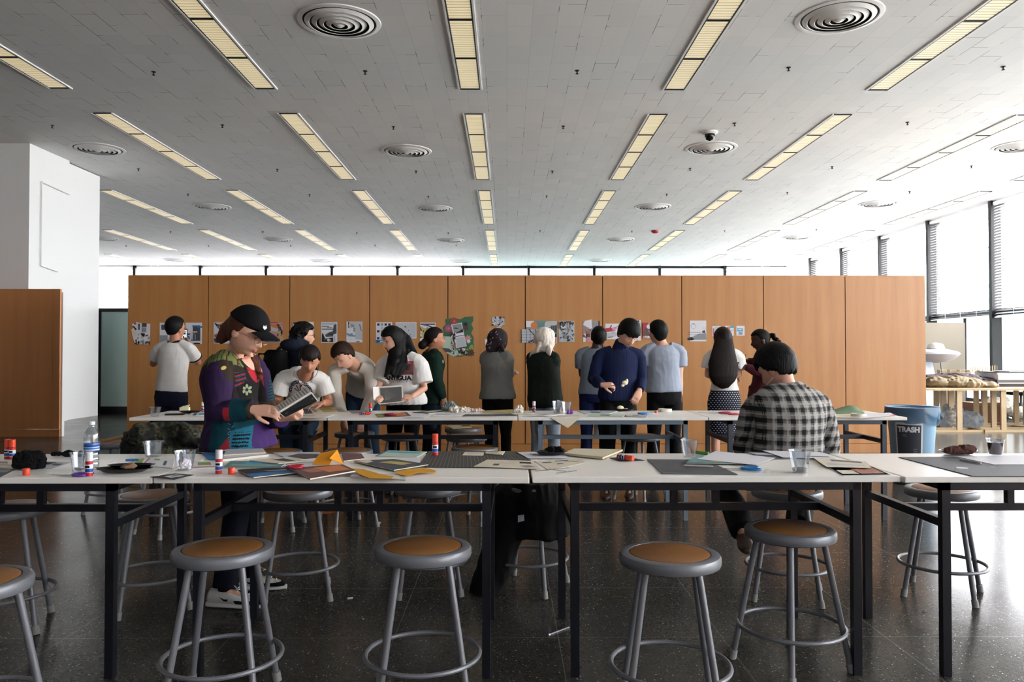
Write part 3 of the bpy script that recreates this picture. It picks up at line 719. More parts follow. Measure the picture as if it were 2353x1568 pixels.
tag(mb.build('phone', None), 'black phone with lit screen held up by the man in ringer tee', 'phone')
# 3 curly hair, navy hoodie, backpack
Y = 8.1
p = Person('person with curly dark hair, glasses and navy hoodie wearing a black backpack', XZ(690, Y, 0), 40, XZ(690, Y, .93), W(688, 800, Y), W(697, 773, Y+.04), 28, 0, skin='light')
p.arm(1, W(722, 880, Y-.1), W(730, 930, Y+.1)); p.arm(-1, W(668, 880, Y+.25), W(700, 925, Y+.35)); p.stand(); p.finish()
HOOD = cloth('navy_hoodie', '171d2c'); NA = p.N
def ex(mb):
    mb.sph(NA+V3(-.06, -.08, .03), V3(.12, .09, .07), 20, 12); mb.tube([NA+V3(-.09, -.05, .05), NA+V3(.0, -.09, .08), NA+V3(.08, .0, .03)], .04, 12)
p.shirt(HOOD, t0=-.1, sleeve='long', off=.03, sl=.02, name='hoodie', extra=ex); p.trousers(DENIMD); p.shoes(SHOEK)
def ex(mb):
    rnd = random.Random(3)
    for i in range(150):
        th, ph = rnd.uniform(0, 2*PI), rnd.uniform(-.25, 1)
        u = V3(math.cos(th)*math.sqrt(1-ph*ph), math.sin(th)*math.sqrt(1-ph*ph), ph)
        if u.y > .45 and u.z < .5: continue
        if u.z < .0 and u.y > -.1: continue
        mb.sph(p.at(u.x*.098, u.y*.112-.012, u.z*.128+.005), rnd.uniform(.014, .024), 8, 6)
p.hair(HB, hairfn(th=.022, top=.012, curl=.012, back=-.085), ex); p.face(eyes='open')
mb = MB()
for sx in (-1, 1): mb.tube([p.at(sx*.032+.021*math.cos(t), .098, .006+.017*math.sin(t)) for t in [2*PI*i/16 for i in range(16)]], .0016, 6, closed=True); mb.tube([p.at(sx*.053, .098, .008), p.at(sx*.078, .0, .006)], .0015, 6)
mb.build('glasses', BLACK, p.root, off=p.root.location)
bp = W(634, 850, Y-.12); r = empty('backpack', (bp.x, bp.y, 0), 'black backpack worn on the back of the navy hoodie', 'backpack'); mb = MB(); Rz = Matrix.Rotation(math.radians(-42), 3, 'Z')
rr = []
for z, w, d in ((-.22, .13, .06), (-.2, .15, .09), (-.05, .16, .10), (.1, .155, .09), (.18, .145, .075), (.205, .12, .05)):
    rr.append([bp+Rz @ V3(w*(abs(math.cos(t))**.6)*(1 if math.cos(t) > 0 else -1), d*(abs(math.sin(t))**.6)*(1 if math.sin(t) > 0 else -1), z) for t in [2*PI*i/24 for i in range(24)]])
mb.loft(rr); mb.tube([bp+V3(-.12, .0, .16), bp+V3(-.17, -.02, .165), bp+V3(-.17, -.02, .12)], .012, 8)
remesh(mb, 'bag', .008, r, [BLK], 3, wr=.006)
MB().tube([bp+V3(.02, -.02, .2), bp+V3(.08, .0, .26), bp+V3(.17, .05, .22), bp+V3(.19, .02, .05)], .018, 8, sq=.4).build('shoulder_strap', BLK, r, off=r.location)
# 4 seated man in white tee reading on the table
Y = 7.75
p = Person('person with dark hair and earphones in white printed tee leaning over the newspaper', XZ(690, Y, 0), 262, XZ(694, Y+.15, .70), W(700, 861, Y-.38), W(712, 829, Y-.60), 280, -24, skin='tan', mid=W(696, 905, Y+.0), shface=268, shdrop=.02, headsize=1.03)
p.arm(1, W(634, 925, Y-.28), W(672, 944, 7.1)+V3(0, 0, .01), hup=UP, curl=.3, hdir=V3(.6, -.4, -.1), sh=W(652, 868, Y-.3))
p.arm(-1, W(757, 925, Y-.28), W(742, 927, 7.12), hup=UP, curl=.5, hdir=V3(-.7, -.3, -.1), sh=W(740, 872, Y-.3))
p.leg(1, W(655, 985, Y-.25), XZ(668, Y-.2, .2)+V3(0, -.0, 0)); p.leg(-1, W(703, 985, Y-.28), XZ(706, Y-.3, .2)); p.finish()
sh = p.shirt(WT, t0=-.05, sleeve='short', sl=.024, off=.022, sleeve_end=.66, name='tee'); p.trousers(DENIM, top=.1); p.shoes(SHOEW)
bv = bvh_of(sh); O = W(692, 903, Y-.30); mb = MB().use(mat('print_navy', '2a2a48', .7))
d = AW.copy(); word = 'ROCHESTER BREWERY'
vsf = {}
for i, ch in enumerate(word):
    if ch == ' ': continue
    a = math.radians(172-164*i/(len(word)-1)); vs, fs = textmesh(ch, .042, bold=.002)
    cx, cy = .105*math.cos(a), .105*math.sin(a); t = a-PI/2
    drop(mb, bv, O, RT, UP, d, [(cx+v.x*math.cos(t)-v.y*math.sin(t), cy+v.x*math.sin(t)+v.y*math.cos(t)) for v in vs], fs)
for a0, l in ((140, .05), (110, .06), (78, .06), (45, .05)):
    a = math.radians(a0); c, s_ = math.cos(a), math.sin(a); drop(mb, bv, O, RT, UP, d, [(c*.02-s_*.004, s_*.02+c*.004), (c*.02+s_*.004, s_*.02-c*.004), (c*(.02+l)+s_*.006, s_*(.02+l)-c*.006), (c*(.02+l)-s_*.006, s_*(.02+l)+c*.006)], [(0, 1, 2, 3)])
mb.use(mat('print_red', 'a02030', .6)); drop(mb, bv, O, RT, UP, d, [(.01, .085), (.035, .08), (.03, .06), (.012, .062)], [(0, 1, 2, 3)])
mb.build('shirt_print', None, p.root, off=p.root.location)
MB().tube([p.at(-.08, .0, -.02), p.at(-.07, .02, -.09), p.at(-.05, .02, -.14), W(700, 882, Y-.42)], .0025, 6).build('earphone_cable', mat('cable_grey', '3a3a3e', .5), p.root, off=p.root.location)
p.hair(HDB, hairfn(front=.052, side=.0, back=-.06, th=.020, top=.016, fringe=.014, wob=.022)); p.face(brow=HDB, lip='9a5548')
# 5 bending man in long sleeves
Y = 7.7
p = Person('person with brown hair in off-white long sleeve top bending over with hands on a stool', XZ(832, 8.3, 0), 262, XZ(834, 8.28, .96), W(816, 838, Y), W(792, 819, Y-.14), 228, -38, 6, skin='light', mid=W(838, 838, 8.1), shface=262, shdrop=.02, shw=.19)
p.arm(1, W(771, 905, Y-.03), W(790, 964, Y-.05), hdir=V3(.1, -.2, -1), hup=V3(-.4, -1, 0), curl=.7, sh=W(768, 850, Y+.02))
p.arm(-1, W(857, 905, Y-.02), W(832, 966, Y-.03), hdir=V3(-.1, -.2, -1), hup=V3(.4, -1, 0), curl=.7, sh=W(850, 853, Y+.02))
p.stand(spread=.14, toe=V3(0, -1, 0)); p.finish()
p.shirt(OFFW, t0=.05, sleeve='long', off=.018, sl=.016, name='long_sleeve_top', flare=.01); p.trousers(DENIM, top=.12); p.shoes(SHOEK)
p.hair(HBR, hairfn(front=.062, side=.005, back=-.05, th=.015, top=.02, wob=.026, fringe=.006, seed=4)); p.face(brow=HBR, lip='a86055')
# 6 woman with long black hair, printed tee
Y = 7.75
p = Person('person with long straight black hair in white printed tee holding an open magazine', XZ(925, Y, 0), 250, XZ(928, Y, .93), W(925, 818, Y), W(903, 782, Y-.07), 214, -14, sex='f', skin='light', width=1.12, shw=.165)
p.arm(1, W(868, 893, Y-.08), W(868, 913, Y-.36), hup=V3(-.3, -.3, 1), curl=.9, hdir=V3(.1, -.3, .0), hs=.95)
p.arm(-1, W(975, 893, Y-.1), W(947, 912, Y-.36), hup=V3(.2, -.6, .8), curl=.8, hdir=V3(-1, -.25, .0), hs=.95)
p.stand(); p.finish()
sh = p.shirt(WT, t0=-.12, sleeve='short', sl=.042, off=.04, flare=.02, name='tee', sleeve_end=.78, wr=.010)
bv = bvh_of(sh); mb = MB().use(mat('print_black', '1c1c20', .7)); d = V3(.25, 1, 0).normalized(); ux = V3(1, -.25, 0).normalized()
vs, fs = textmesh('ANTIGUA', .062, bold=.003); O = W(909, 870, Y-.17); drop(mb, bv, O, ux, UP, d, [(v.x, v.y) for v in vs], fs)
vs, fs = textmesh('GUATEMALA', .024, space=1.7); O2 = W(909, 877, Y-.17)-UP*.005; drop(mb, bv, O2, ux, UP, d, [(v.x, v.y) for v in vs], fs)
mb.build('shirt_lettering', None, p.root, off=p.root.location); mb = MB()
for c, (a, b, e, f_), o_ in (('print_red_dark', (-.062, .062, -.068, .068), .004), ('print_brown', (-.04, .045, -.06, .04), .006), ('print_black', (-.025, .03, -.02, .03), .008)):
    mb.use(mat(c, {'print_red_dark': 'a84048', 'print_brown': '5a3a34', 'print_black': '1c1c20'}[c], .7)); pts, fc = grid(a, b, e, f_, 6, 6); drop(mb, bv, W(935, 846, Y-.15), ux, UP, d, pts, fc, o_)
mb.build('shirt_print', None, p.root, off=p.root.location)
p.trousers(BLK, ank=.05, knee=.058); p.shoes(SHOEK)
def ex(mb):
    def strand(pts, rs, sq): mb.tube(pts, rs, 16, sq=sq, up=V3(1, 0, 0))
    strand([p.at(.03, -.05, .04), W(928, 800, Y+.04), W(925, 840, Y-.14), W(915, 868, Y-.2)], [.07, .075, .055, .02], .6)
    strand([p.at(-.03, -.04, .02), W(906, 815, Y-.12), W(896, 845, Y-.22), W(884, 868, Y-.25)], [.06, .06, .045, .012], .45)
    strand([p.at(.0, -.06, .05), W(922, 795, Y+.05), W(944, 806, Y+.05), W(950, 814, Y+.06)], [.08, .085, .05, .02], .6)
    strand([p.at(.06, .0, .05), p.at(.07, .02, -.06), W(908, 828, Y-.20), W(900, 862, Y-.24)], [.03, .036, .042, .02], .5)
    strand([p.at(.0, -.04, .0), W(914, 812, Y-.06), W(910, 840, Y-.19), W(905, 868, Y-.23)], [.08, .085, .07, .02], .5)
    strand([p.at(.03, -.06, .06), W(930, 786, Y+.0), W(945, 803, Y+.0), W(958, 812, Y+.04)], [.07, .08, .045, .012], .5)
p.hair(HB, hairfn(front=.05, side=-.08, back=-.1, th=.016, top=.01), ex); p.face(brow=HB, lip='7c4a44', eyes='open')
# 7 woman in green coat, bun, facing right
Y = 8.4
p = Person('person with dark hair in a low bun and long dark green coat looking right', XZ(990, Y, 0), 20, XZ(990, Y, .95), W(993, 806, Y), W(998, 780, Y), 12, 2, sex='f', skin='tan', width=1.12)
p.arm(1, W(1004, 872, Y-.26), W(1018, 915, Y-.2), hdir=V3(.35, 0, -1), hup=TO, curl=.4); p.arm(-1, W(1000, 872, Y+.25), W(1010, 915, Y+.25)); p.stand(); p.finish()
GC = cloth('bottle_green_wool', '10281f')
p.shirt(GC, t0=-.22, sleeve='long', off=.028, sl=.02, flare=.02, name='coat', vox=.008, box=.145); p.trousers(DENIMD, knee=.075, ank=.075); p.shoes(SHOEK)
p.hair(HDB, hairfn(front=.06, side=-.0, back=-.05, th=.010, top=.004), lambda mb: (mb.sph(p.at(.01, -.125, -.055), .048, 16, 12), mb.sph(p.at(0, -.09, -.03), .05)))
p.face(brow=HDB); mb = MB()
for sx in (-1, 1): mb.tube([p.at(sx*.032+.02*math.cos(t), .1, .004+.016*math.sin(t)) for t in [2*PI*i/16 for i in range(16)]], .0014, 6, closed=True)
mb.build('glasses', STEEL, p.root, off=p.root.location)
MB().sph(W(1016, 832, Y-.1), V3(.015, .02, .03), 12, 8).build('name_badge', WT, p.root, off=p.root.location)
# 8 dark floral hijab, grey sweater, arms folded
Y = 8.5
p = Person('person in dark floral headscarf and loose grey sweater with folded arms', XZ(1144, Y, 0), 62, XZ(1143, Y, .93), W(1140, 808, Y), W(1144, 783, Y), 58, 8, sex='f', skin='tan', width=1.02, shface=50)
p.arm(1, W(1166, 862, Y-.02), W(1172, 850, Y+.22), hand_=False); p.arm(-1, W(1132, 860, Y+.25), W(1166, 852, Y+.33), hdir=V3(1, -.3, 0), curl=.6); p.stand(); p.finish()
GS = cloth('grey_knit', '83827e', noise=.15)
p.shirt(GS, t0=-.08, sleeve='long', off=.034, sl=.03, flare=.008, name='sweater', wr=.010, cuff=1.2, box=.15); p.trousers(BLK, ank=.05, knee=.058); p.shoes(SHOEK)
def m_floral():
    m = mat('floral_scarf', '1d1218', .8); N, L, b = nodes(m); co, s = coords(N, L); v = N.new('ShaderNodeTexVoronoi'); v.inputs['Scale'].default_value = 34; L.new(co, v.inputs['Vector'])
    n = N.new('ShaderNodeTexNoise'); n.inputs['Scale'].default_value = 20; L.new(co, n.inputs['Vector'])
    k = M_(N, 'MULTIPLY', L, M_(N, 'LESS_THAN', L, v.outputs['Distance'], .33), M_(N, 'GREATER_THAN', L, n.outputs[0], .53))
    L.new(mixc(N, L, k, srgb('1c1016'), srgb('8a7078')), b.inputs['Base Color']); return m
def scarf(mb, p, extra):
    headmb(mb, p.H, p.R, p.hs, lambda u, q: q+u*(.020 if not (u.y > .55 and -.75 < u.z < .35) else -.012))
    mb.tube([p.at(0, -.01, -.03), p.N*.5+p.H*.5-V3(0, 0, .02), p.N-V3(0, 0, .01)], [.088, .078, .088], 18)
    for a, b in extra: mb.tube(a, b, 12, sq=.6)
mb = MB(); scarf(mb, p, [([p.at(0, -.09, .0), W(1125, 800, Y-.08), W(1122, 808, Y-.1)], [.06, .05, .03]), ([p.at(.04, -.02, -.08), W(1152, 806, Y-.12), W(1161, 822, Y-.08)], [.06, .045, .02])])
remesh(mb, 'headscarf', .007, p.root, [m_floral()], 3, wr=.01)
# 9 cream hijab, dark green top, hand at chin
Y = 8.2
p = Person('person in cream headscarf and long dark green top resting hand on chin', XZ(1252, Y, 0), 58, XZ(1252, Y, .92), W(1247, 808, Y), W(1252, 782, Y+.02), 48, 4, sex='f', skin='light', width=1.0, shface=50)
p.arm(1, W(1270, 868, Y-.02), W(1270, 818, Y+.14), hdir=V3(-.1, .1, 1), hup=RT, curl=1.0); p.arm(-1, W(1240, 880, Y+.28), W(1266, 918, Y+.2), hdir=V3(.2, -.2, -1), curl=.6); p.stand(); p.finish()
GD = cloth('olive_black_blouse', '1c231c')
p.shirt(GD, t0=-.2, sleeve='long', off=.03, sl=.022, flare=.0, name='blouse', wr=.008, box=.16); p.trousers(cloth('pale_denim', '9aa4b0'), ank=.06, knee=.065); p.shoes(SHOEW)
mb = MB(); scarf(mb, p, [([p.at(.03, .02, -.08), W(1262, 806, Y-.13), W(1265, 818, Y-.13)], [.06, .045, .012]), ([p.at(0, -.08, -.02), W(1236, 806, Y-.04), W(1222, 812, Y+.02), W(1214, 838, Y+.06)], [.05, .05, .03, .008])])
remesh(mb, 'headscarf', .006, p.root, [cloth('cream_scarf', 'ddd3c6')], 3, wr=.012, wscale=(16, 16, 5))
# 10 dark skinned man in grey tee, mostly behind
Y = 8.7
p = Person('person with close cropped black hair in grey tee standing behind the navy sweater', XZ(1368, Y, 0), 80, XZ(1368, Y, .94), W(1370, 800, Y), W(1376, 775, Y), 76, 0, skin='dark', width=1.0)
p.arm(1, W(1395, 865, Y+.1), W(1388, 905, Y+.2)); p.arm(-1, W(1338, 862, Y+.08), W(1355, 880, Y+.25)); p.stand(); p.finish()
p.shirt(GT2, t0=-.02, sleeve='short', off=.018, flare=.01, name='tee'); p.trousers(cloth('royal_denim', '18224a'), ank=.06); p.shoes(SHOEW); p.hair(HB, hairfn(back=-.08, th=.007))
# 11 navy turtleneck man
Y = 7.5
p = Person('person with thick black hair and glasses in navy turtleneck sweater holding a fork', XZ(1418, Y, 0), 272, XZ(1420, Y, .98), W(1424, 800, Y-.04), W(1443, 768, Y-.15), 292, -38, skin='light', width=1.04, shw=.185)
p.arm(1, W(1363, 872, Y-.03), W(1384, 885, Y-.26), hup=V3(-.1, -.5, .8), curl=1.1, hdir=V3(1, -.2, .02))
p.arm(-1, W(1474, 872, Y-.0), W(1470, 896, Y-.14), hup=V3(.5, -.8, .3), curl=.35, hdir=V3(-.45, -.1, -1), spread=.4)
p.stand(toe=V3(-.2, -1, 0)); p.finish()
NAVYK = cloth('navy_rib_knit', '131d40'); N, L, b = nodes(NAVYK); co, s_ = coords(N, L)
wv = N.new('ShaderNodeTexWave'); wv.inputs['Scale'].default_value = 28; L.new(co, wv.inputs['Vector']); bp = N.new('ShaderNodeBump'); bp.inputs['Strength'].default_value = .5; bp.inputs['Distance'].default_value = .006
L.new(wv.outputs[0], bp.inputs['Height']); L.new(bp.outputs[0], b.inputs['Normal'])
def ex(mb): mb.tube([p.N-V3(0, 0, .02), p.N*.62+p.H*.38+V3(0, 0, .012)], [.074, .070], 18)
p.shirt(NAVYK, t0=-.08, sleeve='long', off=.018, sl=.012, name='sweater', extra=ex, cuff=.95, neckr=1); p.trousers(BLK, top=.1, knee=.07); p.shoes(SHOEB)
p.hair(HB, hairfn(front=.046, side=-.015, back=-.07, th=.021, top=.018, fringe=.016, wob=.022)); p.face(brow=HB, lip='a05a58')
mb = MB(); 
for sx in (-1, 1): mb.tube([p.at(sx*.032+.021*math.cos(t), .1, .004+.016*math.sin(t)) for t in [2*PI*i/16 for i in range(16)]], .0014, 6, closed=True)
mb.build('glasses', BLACK, p.root, off=p.root.location)
fk = W(1403, 887, Y-.36); r = MB().use(BLACK).tube([fk, W(1428, 884, Y-.38)], .003, 6).use(mat('cake_cream', 'efe6bc', .6)).sph(W(1436, 880, Y-.38), V3(.028, .02, .022), 10, 7).sph(W(1440, 876, Y-.38), V3(.015, .015, .02), 10, 7).sph(W(1431, 886, Y-.38), V3(.016, .014, .014), 10, 7)
tag(r.build('fork', None, smooth=60), 'black plastic fork with a piece of pale cake held by the man in navy', 'fork')
# 12 man in light grey tee, from behind
Y = 8.2
p = Person('person seen from behind in light grey tee and black trousers beside the red poster', XZ(1526, Y, 0), 92, XZ(1526, Y, .95), W(1522, 792, Y), W(1512, 766, Y+.02), 120, 2, skin='light', width=1.03, shw=.182)
p.arm(1, W(1561, 862, Y+.02), W(1563, 908, Y+.02), hdir=V3(0, 0, -1), hup=RT, curl=.4); p.arm(-1, W(1484, 856, Y+.04), W(1492, 868, Y+.26), hdir=V3(.3, 1, .2)); p.stand(spread=.13); p.finish()
p.shirt(GT, t0=.06, sleeve='short', off=.02, sl=.018, flare=.008, name='tee', wr=.009); p.trousers(BLK, top=.14, ank=.07); p.shoes(SHOEK); p.hair(HB, hairfn(back=-.08, th=.014, top=.01))
# 13 long brown hair, dotted skirt
Y = 8.6
p = Person('person seen from behind with very long dark brown hair and polka dot skirt', XZ(1664, Y, 0), 88, XZ(1664, Y, .90), W(1664, 806, Y), W(1661, 781, Y), 95, -4, sex='f', skin='light', width=.98)
p.arm(1, W(1697, 862, Y+.02), W(1690, 868, Y+.2)); p.arm(-1, W(1626, 862, Y+.02), W(1640, 868, Y+.22)); p.stand(spread=.1); p.finish()
p.shirt(WT, t0=.15, sleeve='short', off=.02, sl=.03, flare=.0, name='blouse')
def m_dots():
    m = mat('dotted_skirt', '11131f', .8); N, L, b = nodes(m); co, s = coords(N, L)
    def cell(v, o, per=.030): return M_(N, 'ABSOLUTE', L, M_(N, 'SUBTRACT', L, M_(N, 'FRACT', L, M_(N, 'ADD', L, M_(N, 'DIVIDE', L, v, per), o)), .5))
    row = M_(N, 'FLOOR', L, M_(N, 'DIVIDE', L, s[2], .022)); sh = M_(N, 'MULTIPLY', L, M_(N, 'MODULO', L, row, 2), .5)
    dz = cell(s[2], 0, .022); dx = cell(s[0], sh)
    k = M_(N, 'MULTIPLY', L, M_(N, 'LESS_THAN', L, dx, .2), M_(N, 'LESS_THAN', L, dz, .16))
    L.new(mixc(N, L, k, srgb('0f1120'), srgb('c8ccd8')), b.inputs['Base Color']); return m
mb = MB(); rr = []
for t, a, d in ((.17, .145, .11), (.05, .17, .125), (-.1, .185, .135), (-.3, .185, .13), (-.55, .175, .125), (-.78, .168, .12)):
    c = p.P+V3(0, 0, t*.52+.0); rr.append(mb.ring(c, p.rt*a, p.fw*d, 28))
mb.loft(rr); remesh(mb, 'skirt', .008, p.root, [m_dots()], 2, wr=.006); p.shoes(SHOEK)
def ex(mb):
    mb.tube([p.at(0, -.05, .07), W(1663, 800, Y-.10), W(1662, 838, Y-.14), W(1662, 865, Y-.15), W(1664, 880, Y-.15), W(1666, 893, Y-.14)], [.085, .12, .165, .155, .12, .04], 22, sq=.38, up=V3(1, 0, 0))
p.hair(HDB, hairfn(front=.055, side=-.10, back=-.11, th=.016, top=.008), ex, sm=8)
# 14 woman in maroon with ponytail, writing
Y = 8.75
p = Person('person with black ponytail in long maroon dress writing in a small notebook', XZ(1752, Y, 0), 168, XZ(1752, Y, .92), W(1760, 803, Y), W(1748, 782, Y-.02), 176, -12, sex='f', skin='dark', width=1.2)
p.arm(-1, W(1748, 858, Y-.22), W(1714, 843, Y-.2), hdir=V3(-1, -.1, .1), hup=V3(-.1, 1, -.2), curl=.7, thumb=1); p.arm(1, W(1738, 842, Y+.22), W(1722, 830, Y+.0), hdir=V3(-1, -.4, .2), hup=UP, curl=1.1); p.stand(); p.finish()
MAR = cloth('maroon_knit', '4a1822')
mbx = lambda mb: (mb.tube([p.N-V3(0, 0, .03), p.N*.7+p.H*.3], [.07, .062], 16), [mb.loft([mb.ring(p.P+V3(0, 0, t), p.rt*a, p.fw*d, 24) for t, a, d in ((.1, .18, .15), (-.2, .20, .17), (-.5, .2, .17), (-.72, .21, .18))])])
p.shirt(MAR, t0=-.2, sleeve='long', off=.03, sl=.02, name='dress', extra=mbx, flare=.02, vox=.009); p.shoes(SHOEK)
def ex(mb):
    rnd = random.Random(5)
    for i in range(26): c = p.at(rnd.uniform(-.03, .03), -.13-.05*i/26+rnd.uniform(-.012, .012), .03-.10*i/26); mb.sph(c, rnd.uniform(.016, .028), 8, 6)
    mb.tube([p.at(0, -.08, .03), p.at(0, -.14, .025)], .025, 10)
p.hair(HB, hairfn(front=.06, side=.0, back=-.06, th=.008), ex); p.face(brow=HB, lip='5a2a28')
nb = W(1704, 838, Y-.1); tag(MB().box(-.045, .045, -.06, .06, -.004, .004, Matrix.Rotation(.25, 3, 'Y'), W(1706, 836, Y-.12)).build('notebook', WT), 'small white notebook held by the woman in maroon', 'notebook')
tag(MB().tube([W(1708, 832, Y-.02), W(1714, 815, Y-.0)], .004, 8).build('pen', BLACK), 'dark pen in the writing hand of the woman in maroon', 'pen')
# 15 man in plaid shirt, seated with back to the camera
Y = 4.5
p = Person('person seen from behind in black and white plaid shirt seated on a stool', XZ(1808, Y+.02, 0), 98, XZ(1808, Y, .70), W(1816, 898, Y+.02), W(1786, 848, Y+.1), 128, -26, skin='light', width=1.13, mid=W(1816, 985, Y-.10), vox=.0055, shdrop=.05, headsize=1.10, shw=.205)
p.arm(1, W(1900, 1035, Y+.2), W(1850, 1035, Y+.45), hand_=True, sh=W(1886, 936, Y+.02)); p.arm(-1, W(1712, 1030, Y+.12), W(1765, 1030, Y+.45), sh=W(1733, 940, Y+.05))
p.leg(-1, W(1660, 1095, Y+.42), W(1708, 1222, Y+.02), toe=V3(-.2, -1, 0)); p.leg(1, W(1850, 1085, Y+.42), W(1834, 1205, Y+.1), toe=V3(.1, -1, 0)); p.finish()
def m_plaid():
    m = mat('plaid_flannel', '3c3c3c', .85); N, L, b = nodes(m); co, s = coords(N, L); per = .062
    def st(v, o, w): return M_(N, 'LESS_THAN', L, M_(N, 'FRACT', L, M_(N, 'ADD', L, M_(N, 'DIVIDE', L, v, per), o)), w)
    def lin(v):
        d = M_(N, 'MULTIPLY', L, st(v, 0, .42), .50); l = M_(N, 'MULTIPLY', L, st(v, .33, .16), -.42); t = M_(N, 'MULTIPLY', L, st(v, .70, .035), .6); t2 = M_(N, 'MULTIPLY', L, st(v, .77, .03), .5)
        return M_(N, 'ADD', L, M_(N, 'ADD', L, d, l), M_(N, 'ADD', L, t, t2))
    u = M_(N, 'ADD', L, s[0], M_(N, 'MULTIPLY', L, s[1], .35)); v = s[2]
    f = M_(N, 'ADD', L, M_(N, 'ADD', L, lin(u), lin(v)), .12)
    n = N.new('ShaderNodeTexNoise'); n.inputs['Scale'].default_value = 160; L.new(co, n.inputs['Vector'])
    f = M_(N, 'ADD', L, f, M_(N, 'MULTIPLY_ADD', L, n.outputs[0], .24, -.12))
    r = N.new('ShaderNodeClamp'); L.new(f, r.inputs[0])
    L.new(mixc(N, L, r.outputs[0], srgb('a29e99'), srgb('0e0f12')), b.inputs['Base Color']); return m
PL = m_plaid()
def ex(mb): mb.tube([p.N-V3(.0, .0, .03), p.N+(p.H-p.N)*.22], [.098, .084], 22)
p.shirt(PL, t0=-.12, sleeve='long', off=.028, sl=.026, name='plaid_shirt', wr=.012, extra=ex, vox=.0055, flare=.02, t1=.99)
mb = MB(); R_ = p.R
mb.tube([p.N+V3(.085*math.cos(a), .07*math.sin(a), .028+.0*math.cos(a)) for a in [math.radians(200+140*i/12) for i in range(13)]], .016, 8, sq=.35, up=V3(0, 0, 1)); mb.build('shirt_collar', PL, p.root, off=p.root.location)
p.trousers(BLK, ank=.075, knee=.078, top=.1); p.shoes(SHOEB, sz=1.05)
p.hair(HB, hairfn(front=.04, side=-.01, back=-.055, th=.023, top=.016, wob=.022)); p.face(brow=HB)
MB().tube([p.at(-.075, .0, -.05), p.at(-.07, .06, -.07), p.at(-.05, .085, -.075)], .0022, 6).build('earphone_cable', WT, p.root, off=p.root.location)
# 2 young woman in cap and patchwork jacket reading a magazine
Y = 4.45
p = Person('person in black cap and colourful patchwork jacket reading an open magazine', W(545, 1388, 4.25)*Vector((1, 1, 0)), 8, XZ(548, Y, .87), W(532, 815, Y-.02), W(566, 762, Y-.1), -18, -27, sex='f', skin='light', vox=.0045, width=1.16, headsize=1.13, shw=.165, mid=W(520, 900, Y), shface=-4)
p.sh[1] = W(503, 850, Y-.2); p.sh[-1] = W(590, 850, Y+.15)
p.arm(1, W(502, 945, Y-.24), W(580, 942, Y-.30), hdir=V3(1, .05, -.06), hup=V3(-.15, -.75, .75), curl=[.5, .55, .6, .65], sh=p.sh[1], hs=1.06)
p.arm(-1, W(612, 958, Y+.1), W(646, 962, Y-.10), hdir=V3(1, -.1, .10), hup=V3(0, -.5, -1), curl=[.9, .9, .95, 1.0], sh=p.sh[-1], hs=1.05, spread=.35)
p.leg(1, XZ(545, 4.36, .48), W(518, 1352, 4.27), toe=V3(1, -.12, 0)); p.leg(-1, XZ(572, 4.5, .48), W(572, 1318, 4.58), toe=V3(1, .05, 0)); p.finish(3)
pal = ['2c1a3c', '66723f', '14100f', '2d2418', '0e3d49', '8a1f26', '1e6478', '3c2458', 'a0222e', '2a3f2a', '46202e', '101820']
pm = [cloth('patch_%s' % c, c, noise=.18) for c in pal]
cp = lambda *q: [(430+a/4.48, 690+b/4.48) for a, b in q]
YOKE = cp((150, 700), (200, 500), (330, 465), (450, 530), (570, 700), (470, 650), (350, 610), (220, 650))
SKP = [(512, 778), (530, 782), (552, 806), (570, 846), (574, 858), (566, 850), (548, 828), (530, 806)]
POLY = [(SKP, 12), (cp((575, 690), (640, 735), (665, 900), (620, 800)), 8), (cp((200, 480), (330, 440), (460, 520), (600, 700), (680, 940), (660, 960), (560, 705), (440, 545), (330, 468), (210, 500)), 2),
        (cp((520, 900), (600, 830), (690, 940), (700, 1070), (560, 1060)), 2), (cp((700, 780), (800, 760), (790, 1050), (720, 1060)), 4),
        (cp((160, 690), (350, 600), (600, 720), (590, 900), (520, 1000), (380, 1010), (300, 800)), 3), (cp((380, 1560), (510, 1385), (545, 1560)), 5),
        (cp((690, 1280), (860, 1240), (880, 1430), (720, 1490)), 7), (cp((510, 1330), (700, 1280), (730, 1500), (530, 1545)), 6), (cp((300, 1180), (640, 1180), (640, 1300), (520, 1400), (380, 1560), (300, 1500)), 4), (cp((560, 1060), (900, 1050), (900, 1280), (560, 1200)), 3)]
def inp(P_, x, y):
    c = False; j = len(P_)-1
    for i in range(len(P_)):
        if (P_[i][1] > y) != (P_[j][1] > y) and x < (P_[j][0]-P_[i][0])*(y-P_[i][1])/(P_[j][1]-P_[i][1])+P_[i][0]: c = not c
        j = i
    return c
ya = p.arms[1][1].y
def pick(x, y, z):
    D = 4.19 if y < ya+.07 and z > 1.015 else 4.30; u = 1165+x*1780/D; v = 814-(z-1.38)*1780/D
    if inp(YOKE, u, v):
        k = ((u-.35*(v-790))*.11) % 1
        return 2 if k < .16 else (5 if k > .92 and u > 500 else 1)
    arm_ = y < ya+.07 and v < 966
    if arm_ and 830 < v and u < (500+(v-830)*.55 if v < 905 else 580):
        if u > 538 and v > 900: return 4
        if u > 524 and v > 935: return 8
        return 0
    for P_, i in POLY:
        if inp(P_, u, v):
            if i == 3 and 535 < u < 562 and 855 < v < 895: return (5, 4, 11)[int((v+u*.4)/3.4) % 3]
            if i == 4 and v < 930: return 4 if int((v+u*.5)/4) % 2 else 11
            if i == 6:
                return 11 if (552 < u < 584 and 990 < v < 1022 and int(v/3.9) % 2) else 6
            return i
    return 0 if v < 960 or u < 505 else (4 if u < 590 else 7)
